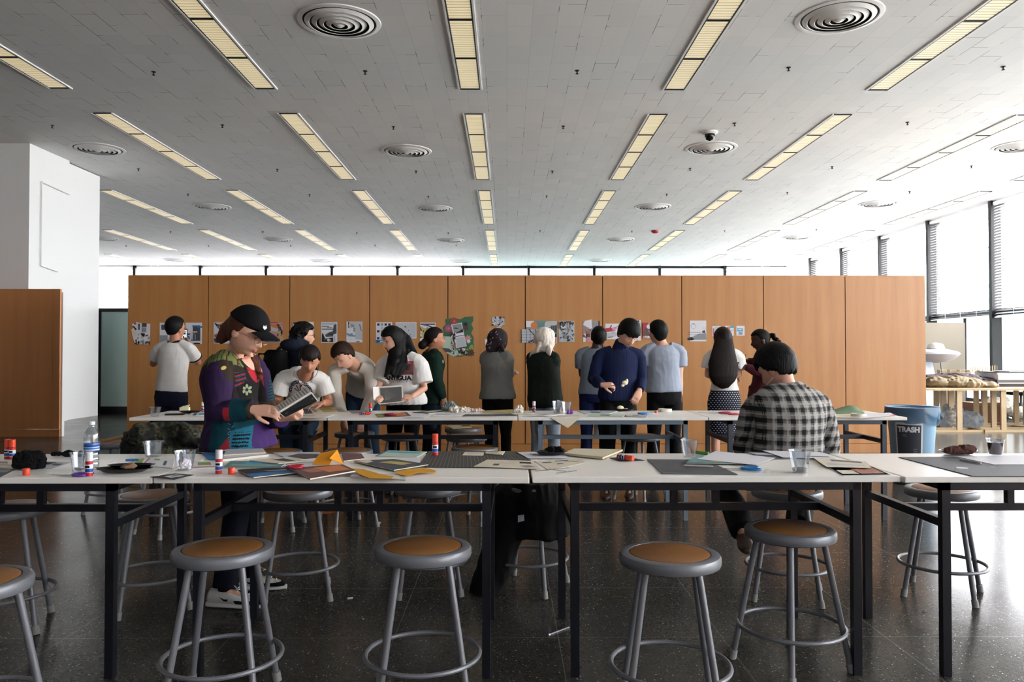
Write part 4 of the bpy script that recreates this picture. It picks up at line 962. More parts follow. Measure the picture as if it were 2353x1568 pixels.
sh = p.shirt(pm[0], t0=-.11, t1=.975, sleeve='long', off=.034, sl=.024, name='patchwork_jacket', wr=.010, vox=.0045, flare=.05, mats=pm+[SKIN['light']], pick=pick, cuff=1.35, kb=1.12)
bv = bvh_of(sh); mb = MB().use(mat('petal_green', '96a27a', .8)); co_ = V3(0, 0, CAMH); dr = (W(566, 896, 4.3)-co_).normalized(); hp, hn, _i, _d = bv.ray_cast(co_, dr); hn = (hn-dr*1.2).normalized(); fu = V3(-hn.y, hn.x, 0).normalized(); fu = fu if fu.x > 0 else -fu; fv = hn.cross(fu); fv = fv if fv.z > 0 else -fv
for i in range(6):
    a = math.radians(90+60*i); q = [(math.cos(a)*(.020+.0125*math.cos(t))-math.sin(a)*.008*math.sin(t), math.sin(a)*(.020+.0125*math.cos(t))+math.cos(a)*.008*math.sin(t)) for t in [2*PI*j/10 for j in range(10)]]
    mb.poly([hp+hn*.006+fu*x_+fv*y_ for x_, y_ in q], .002, hn)
mb.use(pm[7]).poly([hp+hn*.009+fu*.008*math.cos(2*PI*j/10)+fv*.008*math.sin(2*PI*j/10) for j in range(10)], .002, hn)
mb.build('flower_patch', None, p.root, off=p.root.location); mb = MB(); mb.use(mat('button_yellow', 'b9a25a', .6)); drop(mb, bv, W(509, 846, Y-.28), RT, UP, AW, [(.011*math.cos(2*PI*j/12), .011*math.sin(2*PI*j/12)) for j in range(12)], [tuple(range(12))])
mb.build('button', None, p.root, off=p.root.location); mb = MB(); mb.use(mat('stitch_lilac', '8a86a0', .8))
for j in range(9):
    x0 = -.008+.006*math.sin(j*2.1); y0 = -.055+.0135*j; drop(mb, bv, W(524, 985, Y-.28), RT, UP, AW, [(x0, y0), (x0+.012*(-1)**j, y0+.008), (x0+.013*(-1)**j, y0+.011), (x0, y0+.003)], [(0, 1, 2, 3)])
mb.build('embroidery', None, p.root, off=p.root.location)
PANT = cloth('navy_black_trouser', '0c0e1c'); p.trousers(PANT, ank=.066, knee=.07, top=.05)
# red top, necklaces
MB().tube([W(528, 806, Y-.09), W(545, 830, Y-.19), W(566, 858, Y-.22)], .0015, 5).tube([W(530, 804, Y-.09), W(553, 828, Y-.18), W(572, 852, Y-.21)], .0015, 5).build('necklace', mat('dull_gold', '8a7a5a', .3, .8), p.root, off=p.root.location)
# trainers
for k in (1, -1):
    h, kn, an, t = p.feet[k]; t = Vector((t.x, t.y, 0)).normalized(); sd = Vector((t.y, -t.x, 0)); b = Vector((an.x, an.y, 0)); S_ = 1.18
    def srings(zk, wk, tab): return [[b+t*l*S_+sd*(w*wk*math.cos(a))+Vector((0, 0, z0+(h_-z0)*zk*(.5+.5*math.sin(a)))) for a in [2*PI*i/18 for i in range(18)]] for l, w, z0, h_ in tab]
    mb = MB(); mb.loft(srings(1, 1, ((-.082, .024, .015, .075), (-.07, .036, .015, .098), (-.03, .041, .015, .105), (.02, .043, .015, .096), (.06, .046, .015, .076), (.11, .048, .015, .058), (.15, .042, .015, .048), (.178, .02, .015, .036))))
    s1 = remesh(mb, 'trainer', .004, p.root, [SHOEW, BLK], 2, pick=lambda x, y, z, b=b, t=t: 1 if ((Vector((x, y, 0))-b).dot(t) > .07 and z < .045-.0*x) else 0)
    mb = MB(); mb.loft([[b+t*l*S_+sd*(w*math.cos(a))+Vector((0, 0, .012+.014*math.sin(a))) for a in [2*PI*i/18 for i in range(18)]] for l, w in ((-.09, .02), (-.075, .04), (0, .045), (.1, .052), (.155, .045), (.185, .018))])
    mb.build('sole', mat('sole_white', 'd6d5d0', .5), s1, off=p.root.location, smooth=50)
    mb = MB()
    for i in range(5):
        c = b+t*(.035+.024*i)*S_+Vector((0, 0, .101-.0125*i)); mb.tube([c-sd*.026, c+Vector((0, 0, .004)), c+sd*.026+t*.012], .0032, 6)
    for q in (-1, 1): mb.tube([b+t*.04*S_+Vector((0, 0, .104)), b+t*.05*S_+sd*.02*q+Vector((0, 0, .122)), b+t*.075*S_+sd*.034*q+Vector((0, 0, .105)), b+t*.05*S_+Vector((0, 0, .1))], .003, 6)
    mb.build('laces', mat('lace_white', 'e2e2de', .7), s1, off=p.root.location)
    bs = bvh_of(s1); q = [(-.048, .012), (-.02, -.012), (.0, -.012), (.035, .016), (.0, .0), (-.018, .0)]
    mb = MB(); drop(mb, bs, b+t*.03+Vector((0, 0, .052))+sd*.3, t, UP, -sd, q, [(0, 1, 5), (1, 2, 4, 5), (2, 3, 4)], .002); mb.build('swoosh', BLK, s1, off=p.root.location)
    MB().tube([an+Vector((0, 0, -.01)), an+Vector((0, 0, .05))], .040, 14).build('sock', BLK, s1, off=p.root.location)
# hair, cap, glasses
def ex(mb):
    mb.tube([p.at(.0, -.055, .0), p.at(.0, -.10, -.05), p.at(.02, -.11, -.115)], [.075, .05, .022], 16)
    mb.tube([p.at(-.05, -.05, -.07), W(568, 812, Y+.06), W(584, 832, Y+.05), W(592, 852, Y+.0), W(598, 872, Y-.0)], [.04, .032, .034, .022, .006], 14, sq=.7)
    for i in range(9): mb.tube([W(578+i*2, 822+i*3, Y+.02), W(584+(i % 4)*3, 842+i*3, Y-.0), W(592+(i*5 % 4)*6, 856+i*4, Y-.02)], [.012, .009, .002], 7)
p.hair(HAU, hairfn(front=.07, side=-.015, back=-.08, th=.010), ex, vox=.0045)
mb = MB()
def capf(u, q):
    k = ss(.038, .044, q.z); return q+u*(.017*k+.006*ss(.5, 1, u.z)-.012*(1-k))
headmb(mb, p.H, p.R, p.hs, capf); cap = remesh(mb, 'cap', .004, p.root, [cloth('black_cap', '08080a')], 2)
mb = MB(); rr = []
for t in range(9):
    a = -1+2*t/8; x = .078*a; c = p.at(x, .070+.028*math.cos(a*1.2), .050-.016*a*a); e = p.at(x*.74, .072+.118*math.cos(a*.95), .046-.026*a*a); rr.append((c, e))
vs = [q for c, e in rr for q in (c, (c+e)*.5+p.R @ V3(0, 0, .004), e)]; n3 = len(vs); dn = p.R @ V3(0, 0, -.004); fs = []
for i in range(8):
    for j in range(2): a = i*3+j; fs += [(a, a+1, a+4, a+3), (n3+a+3, n3+a+4, n3+a+1, n3+a)]
bd = [i*3 for i in range(9)]+[25, 26]+[i*3+2 for i in range(7, -1, -1)]+[1]
for i in range(len(bd)): a, b_ = bd[i], bd[(i+1) % len(bd)]; fs.append((b_, a, n3+a, n3+b_))
mb.add(vs+[v+dn for v in vs], fs); mb.build('cap_brim', MATS['black_cap'], cap, smooth=50, off=p.root.location)
MB().poly([p.at(.028, .109, .062), p.at(.040, .103, .070), p.at(.036, .098, .082), p.at(.028, .104, .078), p.at(.024, .104, .086), p.at(.018, .110, .072)], .002, p.R @ V3(.3, 1, .2)).build('cap_logo', WT, cap, off=p.root.location)
p.face(brow=HAU, lip='a4605a'); mb = MB()
for sx in (-1, 1): mb.tube([p.at(sx*.032+.024*math.cos(t), .103+.0*t, -.002+.021*math.sin(t)) for t in [2*PI*i/20 for i in range(20)]], .0013, 6, closed=True); mb.tube([p.at(sx*.056, .1, .006), p.at(sx*.080, .0, .0)], .0013, 6)
mb.tube([p.at(-.009, .104, .002), p.at(0, .107, .006), p.at(.009, .104, .002)], .0013, 6); mb.build('glasses', mat('rose_gold', 'b08a70', .25, .8), p.root, off=p.root.location)
# her magazine
PAPER = mat('paper_white', 'dcd8d0', .6); PRT = mat('print_grey', '8a8884', .7); PDK = mat('print_dark', '1d1c1c', .5); PMID = mat('print_mid', '5c5a58', .6)
def quad(mb, A, B, C, D, n=1): return mb.add([A, B, C, D], [(0, 1, 2, 3)])
def leaf(mb, A, B, C, D, th, m, edge=None):  # slab from quad
    nn = (B-A).cross(D-A).normalized(); mb.use(m).poly([A, B, C, D], th, nn)
    return nn
def onquad(mb, A, B, C, D, rects, th, nn, ):  # rects [(u0,u1,v0,v1,mat)]
    for i, (u0, u1, v0, v1, m) in enumerate(rects):
        f = lambda u, v: (A*(1-u)+B*u)*(1-v)+(D*(1-u)+C*u)*v
        mb.use(m).poly([f(u0, v0), f(u1, v0), f(u1, v1), f(u0, v1)], .0008+.0003*i, nn*th)
mb = MB(); Yb = 4.12
A, B, C, D = W(632, 936, Yb+.06), W(706, 890, Yb+.1), W(716, 902, Yb+.0), W(641, 948, Yb-.04)
A2, B2 = D, C; C2, D2 = W(730, 920, Yb+.05), W(654, 958, Yb+.03)
nn = leaf(mb, D, C, B, A, .004, PAPER); 
for i in range(11):
    u0 = .06+i*.083; [mb.use(PRT).poly([(D*(1-u)+C*u)*(1-v)+(A*(1-u)+B*u)*v+nn*o_ for u, v in ((u0, .12), (u0+.03, .12), (u0+.03, .88), (u0, .88))], .0003, nn) for o_ in (-.0006, .0043)]
nn2 = leaf(mb, D2, C2, B2, A2, .006, PAPER)
f = lambda u, v: (D2*(1-u)+C2*u)*(1-v)+(A2*(1-u)+B2*u)*v+nn2*.0063
mb.use(PDK).poly([f(0.02, .03), f(.98, .03), f(.98, .97), f(.02, .97)], .0004, nn2)
mb.use(PRT).poly([f(0.1, .5)+nn2*.001, f(.5, .3)+nn2*.001, f(.95, .5)+nn2*.001, f(.93, .56)+nn2*.001, f(.5, .36)+nn2*.001, f(.1, .56)+nn2*.001], .0004, nn2)
tag(mb.build('magazine', None), 'open magazine in the hands of the woman in black cap', 'magazine')
# magazine of the woman with long black hair
mb = MB(); Yb = 7.33; A, B, C, D = W(872, 930, Yb), W(928, 924, Yb+.02), W(925, 885, Yb+.06), W(870, 889, Yb+.04)
nn = leaf(mb, A, B, C, D, -.005, PAPER); f = lambda u, v: (A*(1-u)+B*u)*(1-v)+(D*(1-u)+C*u)*v+nn*.001
mb.use(PMID).poly([f(.06, .05), f(.93, .05), f(.95, .9), f(.05, .92)], .0004, nn)
for i in range(9): mb.use(PRT).poly([f(.22+.02*i, .22+.0*i)+nn*.001, f(.24+.02*i, .22)+nn*.001, f(.26+.055*i, .82-.045*i)+nn*.001, f(.25+.055*i, .82-.045*i)+nn*.001], .0004, nn)
A2, D2 = W(858, 918, Yb-.05), W(857, 890, Yb-.02); nn = leaf(mb, A2, A, D, D2, -.003, PAPER)
tag(mb.build('magazine', None), 'open magazine showing a tall building, held by the woman with long black hair', 'magazine')
# ---------------------------------------------------------------- posters on the oak wall
PC = {'w': 'dddbe0', 'g': '8d8f92', 'k': '1d1d22', 'd': '4a4c52', 'l': 'b9bcc0', 'b': '2f6ea3', 'c': '4fa3c4', 'r': 'b03a44', 'o': 'cf7a48', 'y': 'b8a860', 't': '5f8a8c', 'n': '23284a', 'G': '3f6a4a', 'L': '8aa04a', 'p': 'a8557f', 'm': '6a4a48', 's': 'b9cbb8', 'P': 'c98a8a', 'e': 'd8cdb8', 'B': '5c3a30', 'h': 'a87058', 'u': '22518f', 'j': '8d2a60', 'Y': 'dcae3a'}
def pm_(c): return mat('ink_'+PC[c], PC[c], .6)
def rnd_items(rnd, n, cols, u0, v0, u1, v1, s=.12):
    out = []
    for i in range(n):
        u, v = rnd.uniform(u0, u1), rnd.uniform(v0, v1); a = rnd.uniform(0, PI); w, h = rnd.uniform(.3, 1)*s, rnd.uniform(.15, .6)*s
        q = [(u+x*w*math.cos(a)-y*h*math.sin(a), v+x*w*math.sin(a)+y*h*math.cos(a)) for x, y in ((-1, -1), (1, -.8), (.8, 1), (-.9, .7))]
        out.append(('p', rnd.choice(cols), [(max(u0, min(u1, a_)), max(v0, min(v1, b_))) for a_, b_ in q]))
    return out
def poster(label, x0, y0, x1, y1, items, base='w', shape=None, name='poster', Yw=None, grp=None, cat='poster'):
    Yp = (Yw or YW)-.0015; A, B = W(x0, y0, Yp), W(x1, y1, Yp); w, h = B.x-A.x, A.z-B.z; mb = MB().use(pm_(base)); n = V3(0, -1, 0)
    f = lambda u, v, d=0: V3(A.x+u*w, Yp-d, A.z-v*h)
    mb.poly([f(u, v) for u, v in (shape or [(0, 0), (1, 0), (1, 1), (0, 1)])], .0012, n)
    for i, it in enumerate(items):
        d = .0013+.00022*i; mb.use(pm_(it[1]))
        if it[0] == 'r': mb.poly([f(it[2], it[3], d), f(it[4], it[3], d), f(it[4], it[5], d), f(it[2], it[5], d)], .0002, n)
        elif it[0] == 'c': mb.poly([f(it[2]+it[4]*math.cos(t)*h/w, it[3]+it[4]*math.sin(t), d) for t in [2*PI*j/20 for j in range(20)]], .0002, n)
        elif it[0] == 'p': mb.poly([f(u, v, d) for u, v in it[2]], .0002, n)
        elif it[0] == 't':
            vs, fs = textmesh(it[2], it[5]*h, bold=.003); mb.add([f(it[3], it[4], d+.0004)+V3(v.x, 0, v.y) for v in vs], fs)
    return tag(mb.build(name, None), label, cat, grp)
R = random.Random
poster('torn black and white collage with a white curved shape, leftmost on the oak wall', 302, 740, 345, 792, rnd_items(R(1), 26, 'dgklm', .2, .5, 1, 1)+[('r', 'd', .58, .06, .82, .22), ('r', 'g', .58, .24, .8, .46), ('p', 'e', [(.0, .35), (.15, .25), (.3, .5), (.22, .7), (.05, .5)]), ('p', 'k', [(.08, .2), (.14, .18), (.3, .32), (.24, .38)]), ('c', 'h', .2, .07, .06), ('r', 'd', .38, .08, .46, .36), ('t', 'e', 'III', .35, .8, .12)], 'w', [(.02, .08), (.25, 0), (.55, .06), (1, .08), (1, .5), (.97, 1), (.2, .97), (.05, .6), (.0, .35), (.1, .25)])
poster('white sheet with small grey photos half hidden by the head of the man photographing', 367, 742, 404, 790, [('r', 'd', .1, .1, .42, .34), ('r', 'g', .02, .6, .5, .98), ('p', 'l', [(.5, .8), (.75, .5), (.9, .58), (.65, .9)])]+rnd_items(R(2), 8, 'lgd', .3, .15, .95, .5))
poster('white collage with blue bar and grey building right of the phone', 426, 742, 464, 791, [('r', 'd', .45, .14, .9, .85), ('r', 'b', .42, .12, .88, .2), ('p', 'b', [(.7, .16), (1.05, .17), (1, .24), (.7, .23)]), ('r', 'e', .36, .4, .72, .46), ('r', 'l', .58, .55, .62, .8)]+rnd_items(R(3), 16, 'blgd', .1, .5, .6, .85)+[('p', 'k', [(.5, .97), (.6, .93), (.9, .95), (.9, 1), (.5, 1)])])
poster('colour photo collage left of the auburn hair of woman in cap', 491, 741, 532, 790, rnd_items(R(4), 34, 'knodgwlh', .04, .02, 1, .98, .18))
poster('orange and blue collage behind the brim of the black cap', 606, 741, 650, 787, [('r', 'o', .3, .08, .8, .3), ('r', 'n', .1, .05, .3, .25), ('r', 'r', 0, .0, .75, .04), ('r', 'b', .05, .78, .75, .98), ('p', 'l', [(.3, .2), (.8, .35), (.7, .5), (.4, .42)])]+rnd_items(R(5), 22, 'nkGyg', .7, .1, 1, .98), 'P')
poster('white sheet behind the curly haired person', 674, 740, 721, 777, [('r', 'n', .0, .02, .35, .12), ('c', 'k', .9, .75, .04), ('c', 'k', .93, .9, .04)]+rnd_items(R(6), 10, 'kmr', .1, .2, .8, .9))
poster('black and white poster of a curved tower, above the man with hands on stool', 738, 740, 775, 788, [('r', 'l', .04, .04, .96, .14), ('r', 'd', .05, .2, .5, .235), ('r', 'd', .35, .265, .68, .3), ('r', 'k', .05, .33, .8, .365), ('p', 'd', [(.78, .15), (.95, .1), (.96, .55), (.8, .6), (.3, .58), (.5, .5), (.72, .45)]), ('p', 'k', [(.25, .6), (.75, .58), (.75, .7), (.3, .72)]), ('r', 'g', .3, .66, .72, .69), ('p', 'k', [(.05, .6), (.1, .52), (.25, .8), (.75, .75), (.75, .97), (.05, .96)]), ('p', 'w', [(.78, .65), (.95, .6), (.97, .97), (.8, .97)]), ('r', 'g', .84, .68, .87, .95)]+rnd_items(R(7), 12, 'wl', .2, .78, .7, .95, .07))
poster('pale grey drawing poster with a blue ribbon, right of the curved tower poster', 796, 739, 833, 787, [('p', 'l', [(.0, .0), (1, 0), (1, .9), (.55, .85), (.5, .3)]), ('r', 'd', .1, .02, .17, .3), ('r', 'k', .13, .02, .15, .28), ('r', 'g', .3, .15, .48, .3), ('r', 'w', .05, .38, .32, .55), ('r', 'g', .02, .56, .4, .66), ('p', 'c', [(.1, .67), (.5, .66), (.6, .7), (.5, .73), (.1, .71)]), ('r', 'b', .62, .95, .82, .99), ('r', 'd', .45, .3, .5, .5), ('p', 'd', [(.8, .15), (.84, .14), (.95, .45), (.92, .46)]), ('p', 'k', [(.25, .85), (.3, .83), (.3, .88)])]+rnd_items(R(8), 10, 'glw', .1, .1, .5, .6, .1))
sq = []
for j in range(5):
    for i in range(4):
        c = 'n' if (i, j) in ((0, 0), (2, 0), (3, 0), (0, 2), (0, 4), (3, 2), (2, 3)) else ('g' if (i+j) % 2 else 'l')
        if i == 0 and j % 2: c = 'w'
        sq.append(('r', c, .07+.23*i, .05+.165*j, .22+.23*i, .16+.165*j))
poster('white poster with a grid of navy squares over a bright blue band', 864, 741, 901, 789, sq+[('r', 'c', 0, .84, 1, 1), ('r', 'u', .02, .86, .98, .97), ('t', 'w', 'prob', .42, .915, .13)])
poster('wide pale blue sheet with scattered ink marks behind the long black hair', 909, 741, 957, 778, [('r', 'l', .02, .05, .97, .95), ('p', 'd', [(.42, .25), (.5, .24), (.52, .3), (.44, .33)]), ('p', 'd', [(.6, .45), (.64, .5), (.62, .58)]), ('p', 'd', [(.6, .88), (.72, .7), (.71, .76), (.64, .88)]), ('p', 'k', [(.5, .9), (.56, .8), (.56, .85)]), ('r', 'd', .75, .9, .757, .97)])
poster('collage with yellow trees under a curved roof left of the bun', 965, 742, 1001, 790, [('r', 'n', .02, .04, .96, .1), ('p', 'd', [(.1, .14), (.5, .1), (.98, .25), (.9, .29), (.5, .17)]), ('p', 'y', [(.0, .15), (.25, .25), (.5, .3), (.7, .6), (.3, .72), (.0, .75)])]+rnd_items(R(9), 18, 'yBde', .0, .2, .55, .72))
def star(cu, cv, r1, r2, n, asp=1.25): return [(cu+(r1 if i % 2 else r2)*math.cos(PI*i/n)*asp, cv+(r1 if i % 2 else r2)*math.sin(PI*i/n)) for i in range(2*n)]
poster('large irregular collage of green leaves, flowers and grey photos on oak wall', 1017, 727, 1090, 820,
 [('p', 'G', [(.08, .1), (.2, .06), (.35, .03), (.55, .08), (.7, .02), (.97, .0), (.95, .14), (.88, .22), (.97, .3), (.9, .42), (.95, .5), (.5, .4), (.1, .4), (.0, .3), (.1, .2)]), ('p', 's', [(0, .5), (.3, .5), (.4, .8), (.6, .93), (.35, 1), (.15, .92), (0, .78)]), ('p', 'd', [(.02, .78), (.2, .8), (.3, .86), (.26, .9), (.08, .88)]),
 ('p', 'r', star(.36, .12, .06, .11, 11)), ('c', 'o', .37, .125, .022), ('p', 'p', star(.18, .30, .07, .115, 12)), ('c', 'o', .19, .30, .028), ('p', 'L', [(.5, .9), (.62, .82), (.8, .8), (.9, .7), (.98, .72), (.9, .95), (.6, .98)]), ('p', 'n', star(.72, .2, .04, .08, 8)), ('p', 'B', star(.74, .3, .04, .09, 7)), ('p', 'B', star(.88, .9, .06, .12, 9)), ('p', 'k', star(.66, .86, .06, .12, 8)), ('p', 'j', star(.64, .84, .03, .05, 8)), ('p', 'P', star(.8, .55, .06, .1, 7)), ('p', 'w', star(.82, .62, .03, .07, 7)), ('p', 'h', star(.36, .73, .04, .07, 8)), ('p', 'm', star(.26, .45, .03, .07, 7)),
 ('p', 'w', [(.27, .21), (.6, .16), (.76, .74), (.43, .79)]), ('p', 'g', [(.30, .22), (.58, .18), (.65, .4), (.37, .44)]), ('p', 'k', [(.55, .36), (.63, .3), (.65, .39), (.38, .43)]), ('p', 'k', [(.32, .3), (.42, .28), (.52, .31), (.42, .31)]), ('p', 'd', [(.39, .50), (.68, .46), (.685, .475), (.395, .515)]), ('p', 'l', [(.42, .54), (.68, .5), (.73, .73), (.46, .77)])]+rnd_items(R(11), 40, 'GskwdPB', .3, .78, .85, .97, .05)+rnd_items(R(12), 22, 'kwdB', .28, .4, .42, .7, .05),
 'G', [(.08, .1), (.1, .06), (.2, .1), (.35, .03), (.55, .09), (.75, .02), (.97, 0), (.96, .12), (.9, .2), (.97, .3), (.9, .42), (.98, .52), (.97, .66), (1, .75), (.95, .8), (1, .98), (.75, .94), (.6, 1), (.35, 1), (.15, .92), (0, .8), (0, .5), (.04, .4), (0, .28), (.1, .2)])
poster('small black and white cut out collage above the floral headscarf', 1129, 727, 1160, 750, rnd_items(R(13), 40, 'kwdgl', .03, .03, .97, .95, .14), 'l', [(.05, .1), (.5, 0), (.95, .25), (1, .8), (.7, 1), (.3, .9), (.05, .5)])
poster('narrow torn collage strip hanging down behind the floral headscarf', 1136, 750, 1158, 775, rnd_items(R(14), 18, 'eBhkw', .1, .0, .9, .95, .15), 'e', [(.3, 0), (.7, 0), (.9, .5), (1, 1), (.4, 1), (0, .7)])
poster('small torn white scraps left of the floral headscarf', 1114, 763, 1136, 798, [('c', 'k', .55, .12, .09)], 'w', [(.4, 0), (1, .0), (1, .25), (.5, .45), (.4, .5), (.5, 1), (.1, 1), (0, .5), (.35, .45)])
poster('teal collage with an orange circle behind the cream headscarf', 1209, 738, 1280, 775, [('r', 't', .15, 0, 1, .7), ('r', 'w', 0, 0, .25, .38), ('r', 'g', 0, .38, .5, .8), ('c', 'o', .26, .28, .22), ('p', 'l', [(.65, .02), (1, .0), (1, .24), (.85, .3), (.7, .42), (.6, .35), (.6, .15)]), ('r', 'd', .8, .28, .99, .7), ('r', 't', .84, .3, .86, .7), ('r', 't', .9, .3, .92, .7), ('r', 'k', .35, .55, .6, .95), ('r', 'k', .85, .8, .98, 1), ('c', 'w', .88, .88, .1)], 't')
poster('pale board with grid lines and branches overlapping the teal collage', 1199, 757, 1236, 788, [('r', 'n', 0, .2+.2*i, 1, .22+.2*i) for i in range(4)]+[('r', 'n', .3+.22*i, 0, .32+.22*i, 1) for i in range(3)]+[('p', 'k', [(.4, 0), (.48, .0), (.85, .5), (.8, .5)]), ('p', 'k', [(.8, 0), (.85, 0), (.95, .5), (.9, .5)])]+rnd_items(R(15), 12, 'dk', .4, .75, 1, 1, .1), 'l', Yw=YW-.012)
poster('small scrap with red scribble right of the cream headscarf', 1262, 776, 1280, 790, [('p', 'r', [(.1+.15*i, .95), (.2+.15*i, .1), (.26+.15*i, .12), (.17+.15*i, .95)]) for i in range(5)], 'l')
poster('dense grey pencil collage between teal collage and fan collage', 1284, 738, 1320, 786, [('p', 'w', [(.05, .05), (.45, .3), (.4, .6), (.05, .2)])]+rnd_items(R(16), 70, 'gdlk', .05, .02, .98, .98, .11), 'l')
poster('collage with a white fan shape and pink columns above dark haired head', 1340, 738, 1378, 786, [('r', 'g', .5, .02, .92, .4), ('r', 'k', .92, .0, 1, .4), ('p', 'w', [(.0, .18), (.1, .0), (.3, -.04), (.5, -.08), (.55, .35), (.4, .38)]), ('r', 'h', .1, .42, .5, .58), ('r', 'P', .2, .78, .9, 1), ('r', 'B', .15, .6, .5, .76), ('r', 'w', 0, .6, .15, 1)]+rnd_items(R(17), 22, 'dmgP', .0, .3, .9, .8, .12), 'g')
poster('white poster with a red hand reaching to black claws', 1391, 744, 1440, 780, [('p', 'r', [(0, .3), (.2, .27), (.3, .32), (.32, .45), (.2, .52), (0, .55)]), ('p', 'r', [(.18, .3), (.27, .08), (.31, .1), (.26, .32)])]+[('p', 'r', [(.26, .30+.06*i), (.26, .35+.06*i), (.58-.05*i, .22+.12*i), (.57-.05*i, .18+.12*i)]) for i in range(4)]+[('p', 'n', [(.6, .1+.14*i), (.63, .08+.14*i), (.98, .3+.06*i), (.98, .34+.06*i)]) for i in range(5)]+[('p', 'l', [(.0, .6), (.5, .55), (.6, .75), (.3, .9), (0, .95)]), ('p', 'd', [(.1, .85), (.35, .82), (.35, .86), (.12, .9)])])
poster('white sheet with black blocks behind the head of the man in navy', 1440, 736, 1473, 783, [('r', 'k', .1, .02, .88, .1), ('r', 'g', .2, .12, .95, .34), ('r', 'k', .2, .36, .96, .78), ('r', 'd', .3, .45, .9, .7)])
poster('red brown poster with figures and white block letters by the man in grey tee', 1477, 742, 1520, 778, [('r', 'r', 0, 0, .3, .8), ('p', 'm', [(.1, .3), (.5, .35), (.4, .85), (.0, .85)]), ('c', 'w', .32, .25, .14), ('c', 'w', .52, .1, .12), ('p', 'k', [(.5, .0), (.98, .0), (1, .3), (.6, .25), (.5, .4), (.45, .2)]), ('p', 'w', [(.3, .5), (.6, .4), (.6, .9), (.4, .8)]), ('p', 'n', [(.3, .8), (.5, .5), (.55, .52), (.35, .85)]), ('t', 'w', 'BUILD', .3, .92, .16)], 'P', Yw=YW-.012)
poster('white sketch sheet with a small face and grey hill, left of long brown hair', 1585, 737, 1623, 785, [('c', 'l', .22, .27, .13), ('c', 'w', .22, .28, .10), ('r', 'd', .15, .14, .28, .17), ('p', 'g', [(.0, .85), (.3, .72), (.55, .63), (.98, .6), (1, .92), (.0, .92)]), ('r', 'd', -.1, .56, .65, .575), ('r', 'd', -.1, .67, .6, .68), ('p', 'k', [(-.15, .85), (.1, .78), (.3, .9), (.1, .95), (-.15, .93)]), ('p', 'd', [(.75, .5), (.9, .45), (.95, .6), (.75, .58)]), ('c', 'd', .8, .36, .02), ('c', 'd', .93, .36, .02)])
poster('small white card with a thin red vertical stripe', 1637, 750, 1656, 773, [('r', 'l', .2, .06, .95, .95), ('r', 'r', .08, .22, .18, .95)], grp=None)
poster('small card with orange circle and blue corner above long brown hair', 1666, 749, 1686, 772, [('c', 'o', .38, .26, .2), ('r', 'c', .55, .0, 1, .24), ('r', 'g', .6, .38, .95, .42), ('r', 'g', .6, .46, .95, .5), ('r', 'l', .6, .55, .9, .58)])
poster('small white card with a bright blue block', 1692, 749, 1711, 772, [('r', 'c', .1, .26, .8, .58), ('r', 'w', .22, .33, .65, .43), ('r', 'g', .25, .65, .75, .88), ('r', 'l', .1, .9, .95, .94)])
# ---------------------------------------------------------------- clutter on the tables
def flat(name, label, cat, pts, z=0, th=.0012, m='w', prints=(), grp=None, base=TZ, warp=0):
    zz = base+z+.0008; P3 = [Wz(a, b, zz) for a, b in pts]; c = sum(P3, V3(0, 0, 0))/len(P3); mb = MB().use(pm_(m) if isinstance(m, str) else m)
    mb.poly(P3, th)
    q = P3
    if len(q) == 4:
        f = lambda u, v, d: (q[0]*(1-u)+q[1]*u)*(1-v)+(q[3]*(1-u)+q[2]*u)*v+V3(0, 0, th+d)
        for i, it in enumerate(prints):
            mb.use(pm_(it[1])); d = .0002+.00015*i
            if it[0] == 'r': mb.poly([f(it[2], it[3], d), f(it[4], it[3], d), f(it[4], it[5], d), f(it[2], it[5], d)], .0001)
            else: mb.poly([f(u, v, d) for u, v in it[2]], .0001)
    return tag(mb.build(name, None), label, cat, grp)
def book(name, label, cat, pts, z, th, cov, prints=(), page='e', base=TZ):
    zz = base+z+.0008; P3 = [Wz(a, b, zz) for a, b in pts]; mb = MB().use(pm_(cov)); mb.poly(P3, .001); c = sum(P3, V3(0, 0, 0))/len(P3)
    mb.use(pm_(page)).poly([p*.985+c*.015+V3(0, 0, .001) for p in P3], max(.001, th-.002)); mb.use(pm_(cov)).poly([p+V3(0, 0, th-.001) for p in P3], .001)
    q = [p+V3(0, 0, th) for p in P3]
    if len(q) == 4:
        f = lambda u, v, d: (q[0]*(1-u)+q[1]*u)*(1-v)+(q[3]*(1-u)+q[2]*u)*v+V3(0, 0, d)
        for i, it in enumerate(prints):
            mb.use(pm_(it[1])); d = .0001+.00015*i
            if it[0] == 'r': mb.poly([f(it[2], it[3], d), f(it[4], it[3], d), f(it[4], it[5], d), f(it[2], it[5], d)], .0001)
            else: mb.poly([f(u, v, d) for u, v in it[2]], .0001)
    return tag(mb.build(name, None), label, cat)
GW, GRd, GBl, GOr = mat('glue_white', 'dcdcdc', .35), mat('glue_red', 'c0282a', .35), mat('glue_blue', '234a9a', .35), mat('glue_orange', 'e2492c', .35)
